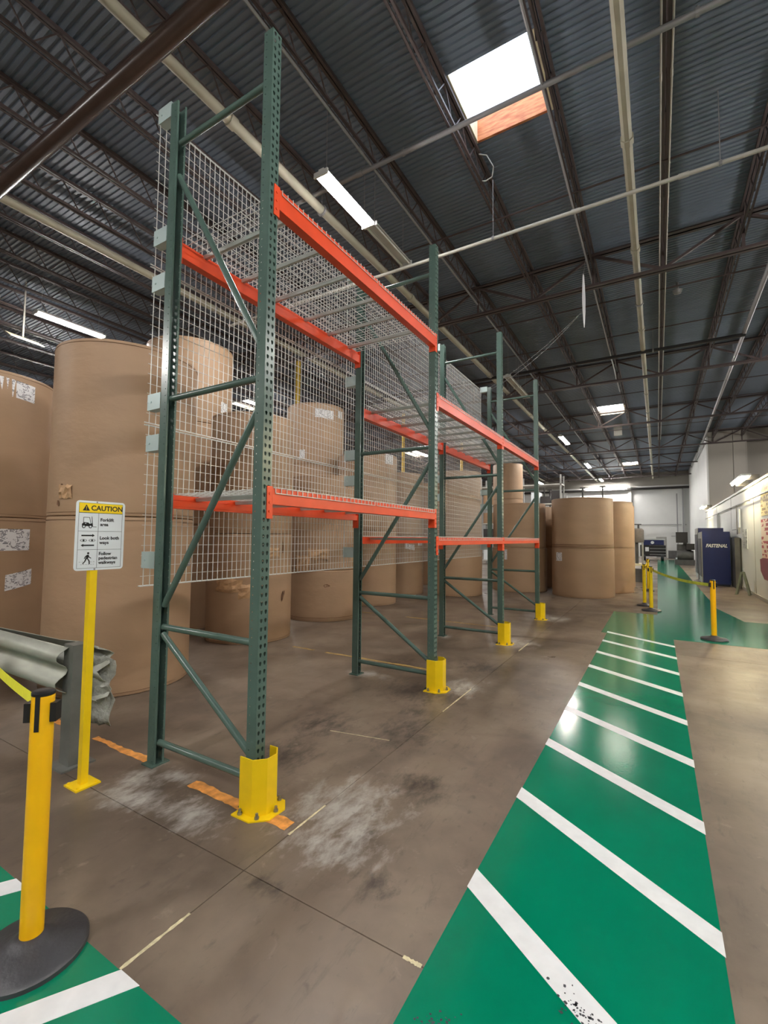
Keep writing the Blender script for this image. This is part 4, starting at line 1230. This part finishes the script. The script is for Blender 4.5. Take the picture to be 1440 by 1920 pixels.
b_ = belt('barrier_belt', (-.16, 12.21, .94), (-.29, 12.95, .95), 'yellow', .01, None)
tag(b_, 'short yellow belt joining the paired stanchions', 'belt')

# ------------------------------------------------------------------ far things along the right wall
def cabinet(x0, x1, y0, y1, h, label, wordmark, name='vending_cabinet'):
    t = empty(name, (x0, y0, 0)); wd, dp = x1 - x0, y1 - y0
    piece(t, 'body', 'navy', (0.03, wd, 0, dp, .06, h))
    piece(t, 'plinth', 'navy_dark', (.05, wd - .02, .02, dp - .02, 0, .06))
    piece(t, 'door_edge', 'machine_lt', (0, .03, .01, dp - .01, .08, h - .02), label='pale slotted front edge')
    for k in range(5):
        piece(t, 'door', 'navy_dark', (-.012, 0, .03 + k * dp / 5, .03 + (k + .82) * dp / 5, .3, h - .25))
    if wordmark:
        mt = Matrix(((.82, 0, 0, .13), (0, 0, -1, -.002), (0, 1, 0, h - .56), (0, 0, 0, 1)))
        text('wordmark', 'FASTENAL', .165, MAT['white_print'], t, mt, shear=.3, bold=.006)
    tag(t, label, 'cabinet', 'blue cabinets')
cabinet(1.36, 2.20, 20.2, 21.5, 1.93, 'navy blue cabinet with white slanted lettering facing the aisle', True)
cabinet(1.36, 2.2, 22.0, 23.3, 2.10, 'slightly taller navy cabinet just behind the lettered one', False)
o = piece(None, 'grey_locker', 'machine', (2.24, 2.38, 19.4, 20.4, 0, 1.72)); tag(o, 'dark narrow panel standing between the blue cabinet and the wall', 'panel')  # plain dark upright box beside the cabinet
o = piece(None, 'wall_box', 'wall_white', (2.3, 2.415, 25.2, 26.6, 1.9, 2.75)); tag(o, 'white box on the wall above the blue cabinets', 'box')
t = empty('electrical_conduit', (2.355, 12.5, 2.83))
b = MB(); b.rod((0, 0, 0), (0, 19, 0), .022, 6); b.rod((0, 7.2, 0), (0, 7.2, -1.0), .02, 6); link('tube', b.mesh('tube', MAT['grey_pipe']), t)
for k in range(5):
    b = MB(); b.box(.0, .06, k * 4 + .9, k * 4 + .98, -.03, .03); link('clamp', b.mesh('clamp', MAT['grey_pipe']), t)
tag(t, 'thin conduit clamped along the right partition', 'conduit')
t = empty('panel_fixture', (2.40, 19.2, 2.05))
b = MB(); b.box(-.06, -.03, -.14, .14, 0, .62); link('tube_cover', b.mesh('tube_cover', MAT['sign_white']), t)
b = MB(); b.box(-.08, -.03, -.05, .05, -.2, 0); b.rod((-.05, 0, -.05), (-.05, 1.6, -.05), .015, 6); link('box', b.mesh('box', MAT['machine_lt']), t)
tag(t, 'white upright tube fitting on the right partition', 'fitting')
def wall_board(name, m, y0, y1, z0, z1, label, cat, x=2.405, th=.012):
    t = empty(name, (x, (y0 + y1) / 2, (z0 + z1) / 2)); hy_, hz_ = (y1 - y0) / 2, (z1 - z0) / 2
    b = MB(); b.box(0, th + .002, -hy_, hy_, -hz_, hz_); link('backing', b.mesh('backing', MAT['sign_white']), t)
    b = MB(); b.add([(-.001, hy_, -hz_), (-.001, -hy_, -hz_), (-.001, -hy_, hz_), (-.001, hy_, hz_)], [(0, 1, 2, 3)]); b.uv = [(0, 0), (1, 0), (1, 1), (0, 1)]
    link('print', b.mesh('print', MAT[m]), t)
    tag(t, label, cat)
    return t
wall_board('notice_board', 'board_print', 13.4, 15.75, 2.27, 3.2, 'cream yellow board with blurred lines of text, top right wall', 'board')
t = wall_board('wall_poster', 'poster', 13.6, 15.8, 1.15, 2.18, 'red and cream poster below the yellow board', 'poster')
b = MB(); b.poly([(-.95, -.95 + .5), (-1.05, -.1 - .35), (-.6, -.15 - .35), (.7, -.25 - .25), (1.1, -.55), (1.05, -.85), (.6, -1.05), (-.6, -1.05)], plane='yz', thick=.05, at=-.05)
link('pouch', b.mesh('pouch', MAT['dark_red']), t, label='dark red rounded pouch at the foot of the poster')
wall_board('wall_notice', 'notice', 18.1, 18.95, 1.36, 1.98, 'small grey notice sheet beside the blue cabinet', 'notice')
# folding A-frame floor sign
t = empty('folding_floor_sign', (2.17, 17.35, 0), (0, 0, -.25))
for s in (-1, 1):
    b = MB(); hw0, hw1, H_ = .17, .09, .68
    def leaf(z, hw, dx): return [(s * dx, -hw, z), (s * dx, hw, z)]
    for (y0, y1) in ((-1, -.62), (.62, 1)):
        vs = []
        for z, hw, dx in ((0, hw0, .16), (H_, hw1, .02)):
            for yy in (y0, y1): vs += [(s * dx - .025, yy * hw, z), (s * dx + .025, yy * hw, z)]
        b.add(vs, [(0, 1, 3, 2), (4, 6, 7, 5), (0, 4, 5, 1), (2, 3, 7, 6), (0, 2, 6, 4), (1, 5, 7, 3)])
    for z0, z1 in ((.22, .32), (.5, .68)):
        d0 = .16 - .14 * z0 / H_; d1 = .16 - .14 * z1 / H_; h0 = hw0 - .08 * z0 / H_; h1 = hw0 - .08 * z1 / H_
        b.add([(s * d0 - .007, -h0, z0), (s * d0 - .007, h0, z0), (s * d1 - .007, h1, z1), (s * d1 - .007, -h1, z1), (s * d0 + .007, -h0, z0), (s * d0 + .007, h0, z0), (s * d1 + .007, h1, z1), (s * d1 + .007, -h1, z1)],
              [(0, 3, 2, 1), (4, 5, 6, 7), (0, 1, 5, 4), (2, 3, 7, 6), (0, 4, 7, 3), (1, 2, 6, 5)])
    link('leaf', b.mesh('leaf', MAT['aframe']), t)
b = MB(); b.rod((0, -.09, .67), (0, .09, .67), .022, 8); link('hinge', b.mesh('hinge', MAT['aframe']), t)
tag(t, 'grey-green folding A-frame floor sign leaning by the right wall', 'floor sign')

# ------------------------------------------------------------------ far machines
t = empty('process_tank', (-.74, 20.3, 0))
b = MB(); b.lathe([(.26, 1.5), (.3, 1.55), (.3, 1.98), (.24, 2.05)], n=24); link('vessel', b.mesh('vessel', MAT['tank'], True), t)
for px, py in ((-.24, -.24), (.24, -.24), (.24, .24), (-.24, .24)):
    b = MB(); b.rod((px, py, 0), (px, py, 1.52), .03, 6); link('leg', b.mesh('leg', MAT['machine_lt']), t)
b = MB(); b.box(-.32, .32, -.32, .32, .62, .70); link('shelf', b.mesh('shelf', MAT['cream_wood']), t)
b = MB(); b.box(-.18, .22, -.16, .16, 0, .5); link('pump', b.mesh('pump', MAT['machine'], True), t)
b = MB(); b.rod((.05, -.1, .7), (.05, -.1, 1.5), .06, 8); b.rod((-.1, -.1, 2.0), (-.1, -.1, 2.2), .03, 6); b.rod((.12, -.1, 2.0), (.12, -.1, 2.18), .03, 6); b.box(-.2, .22, -.14, -.06, 2.18, 2.22)
link('valve', b.mesh('valve', MAT['machine']), t)
tag(t, 'grey process tank on a metal stand behind the aisle rolls', 'tank')
t = empty('blue_machine', (-.35, 42, 0))
piece(t, 'hood', 'navy', (-.75, .78, 0, 1.6, 1.22, 1.62)); piece(t, 'lid', 'fixture', (-.82, .86, -.02, 1.6, 1.62, 1.72)); piece(t, 'body', 'black', (-.85, .9, .05, 1.8, .32, 1.22))
for z in (.45, .68, .92, 1.2): piece(t, 'trim_bar', 'grey_pipe', (-.2, .9, -.0, .05, z, z + .05))
b = MB(); b.rod((0, -.01, 1.42), (0, -.04, 1.42), .12, 16); link('emblem', b.mesh('emblem', MAT['white_print']), t)
piece(t, 'tag', 'white_print', (-.5, -.25, -.02, .05, .72, 1.05))
for px in (-.6, .65):
    b = MB(); b.rod((px - .1, .3, .3), (px + .1, .3, .3), .3, 16); b.rod((px - .1, 1.5, .3), (px + .1, 1.5, .3), .3, 16); link('wheel', b.mesh('wheel', MAT['rubber'], True), t)
tag(t, 'dark blue machine with a round white emblem at the end of the walkway', 'machine')
t = empty('motor_unit', (1.55, 36, 0))
piece(t, 'base', 'machine', (-.6, .5, -.3, .6, 0, .35))
b = MB(); b.rod((-.45, 0, .62), (.45, 0, .62), .33, 16); link('motor', b.mesh('motor', MAT['machine'], True), t)
piece(t, 'gear_case', 'machine', (-.45, .35, .1, .6, .9, 1.35)); piece(t, 'head', 'steel_dark', (-.5, .15, -.1, .5, 1.45, 2.15)); piece(t, 'column', 'machine', (-.1, .1, .1, .4, 1.3, 1.5))
piece(t, 'side_box', 'steel_dark', (.05, .5, -.35, .2, 1.0, 1.4))
tag(t, 'cluster of dark motors and gear cases before the far wall', 'machine')
t = empty('far_rack_unit', (-.2, 47.5, 0))
piece(t, 'body', 'machine_lt', (.1, .9, 0, .6, 0, 1.9)); piece(t, 'hose_box', 'machine', (1.0, 2.0, 0, .5, 0, .7))
tag(t, 'pale grey machine housing against the far wall', 'machine')
t = empty('bucket', (1.22, 37.4, 0))
b = MB(); b.lathe([(.13, 0), (.17, .4), (.18, .42), (.165, .42), (.12, .03)], n=20); link('pail', b.mesh('pail', MAT['white_print'], True), t)
b = MB()
for i in range(8):
    a0, a1 = PI * i / 8, PI * (i + 1) / 8
    b.rod((.17 * cos(a0), 0, .38 - .12 * sin(a0) * 0 + .12 * sin(a0)), (.17 * cos(a1), 0, .38 + .12 * sin(a1)), .006, 4)
link('handle', b.mesh('handle', MAT['grey_pipe']), t)
tag(t, 'small white bucket on the floor by the motors', 'bucket')
for i, (x, y, h) in enumerate(((-6.1, 30, 4.95), (-5.75, 30, 4.65), (-3.85, 30, 4.7), (-2.75, 30, 4.75))):
    t = empty('stack_pole', (x, y, 0))
    b = MB(); b.rod((0, 0, 0), (0, 0, h), .045, 8); link('pole', b.mesh('pole', MAT['steel_dark']), t)
    b = MB(); b.box(-.14, .14, -.14, .14, h, h + .05); link('head', b.mesh('head', MAT['steel_dark']), t)
    b = MB(); b.box(-.16, .16, -.16, .16, 0, .02); link('foot', b.mesh('foot', MAT['steel_dark']), t)
    tag(t, ['dark pole with flat head above the far rolls, leftmost', 'dark pole with flat head, second from the left above the far rolls', 'dark pole with flat head above the middle of the big aisle stack', 'dark pole with flat head above the right edge of the big aisle stack'][i], 'pole', 'dark poles beyond the rolls')
# storage rack glimpsed between the roll stacks, with cartons
t = empty('storage_rack', (-9.6, 28.2, 0))
for x in (0, 2.4, 4.8):
    for y in (0, 1.0):
        b = MB(); b.box(x - .04, x + .04, y - .04, y + .04, 0, 5.4); link('post', b.mesh('post', MAT['machine_lt']), t)
for z in (.2, 1.35, 2.5, 3.65, 4.8):
    b = MB(); b.box(-.04, 4.84, -.04, 1.04, z, z + .07); link('shelf', b.mesh('shelf', MAT['white_pipe']), t)
tag(t, 'pale storage rack glimpsed between the roll stacks', 'rack')
rnd = random.Random(3)
for zi, z in enumerate((.27, 1.42, 2.57, 3.72)):
    x = .1
    k = 0
    while x < 4.3:
        wd = rnd.uniform(.45, .8); h = rnd.uniform(.4, .85)
        if not (2.3 < x + wd and x < 2.5):
            o = empty('carton', (-9.6 + x, 28.3, z))
            mm = rnd.choice(['box', 'box', 'sign_white', 'steel_dark'])
            piece(o, 'body', mm, (0, wd, 0, .75, 0, h))
            piece(o, 'tape', 'cream_wood', (wd * .45, wd * .55, -.003, .75, h, h + .002))
            tag(o, '%s on the %s shelf of the pale rack, %s from the left' % ({'box': 'brown carton', 'sign_white': 'white carton', 'steel_dark': 'dark bin'}[mm], ['lowest', 'second', 'third', 'fourth'][zi], ['first', 'second', 'third', 'fourth', 'fifth', 'sixth', 'seventh'][k]), 'box', 'cartons on the pale storage rack')
            k += 1
        x += wd + .06
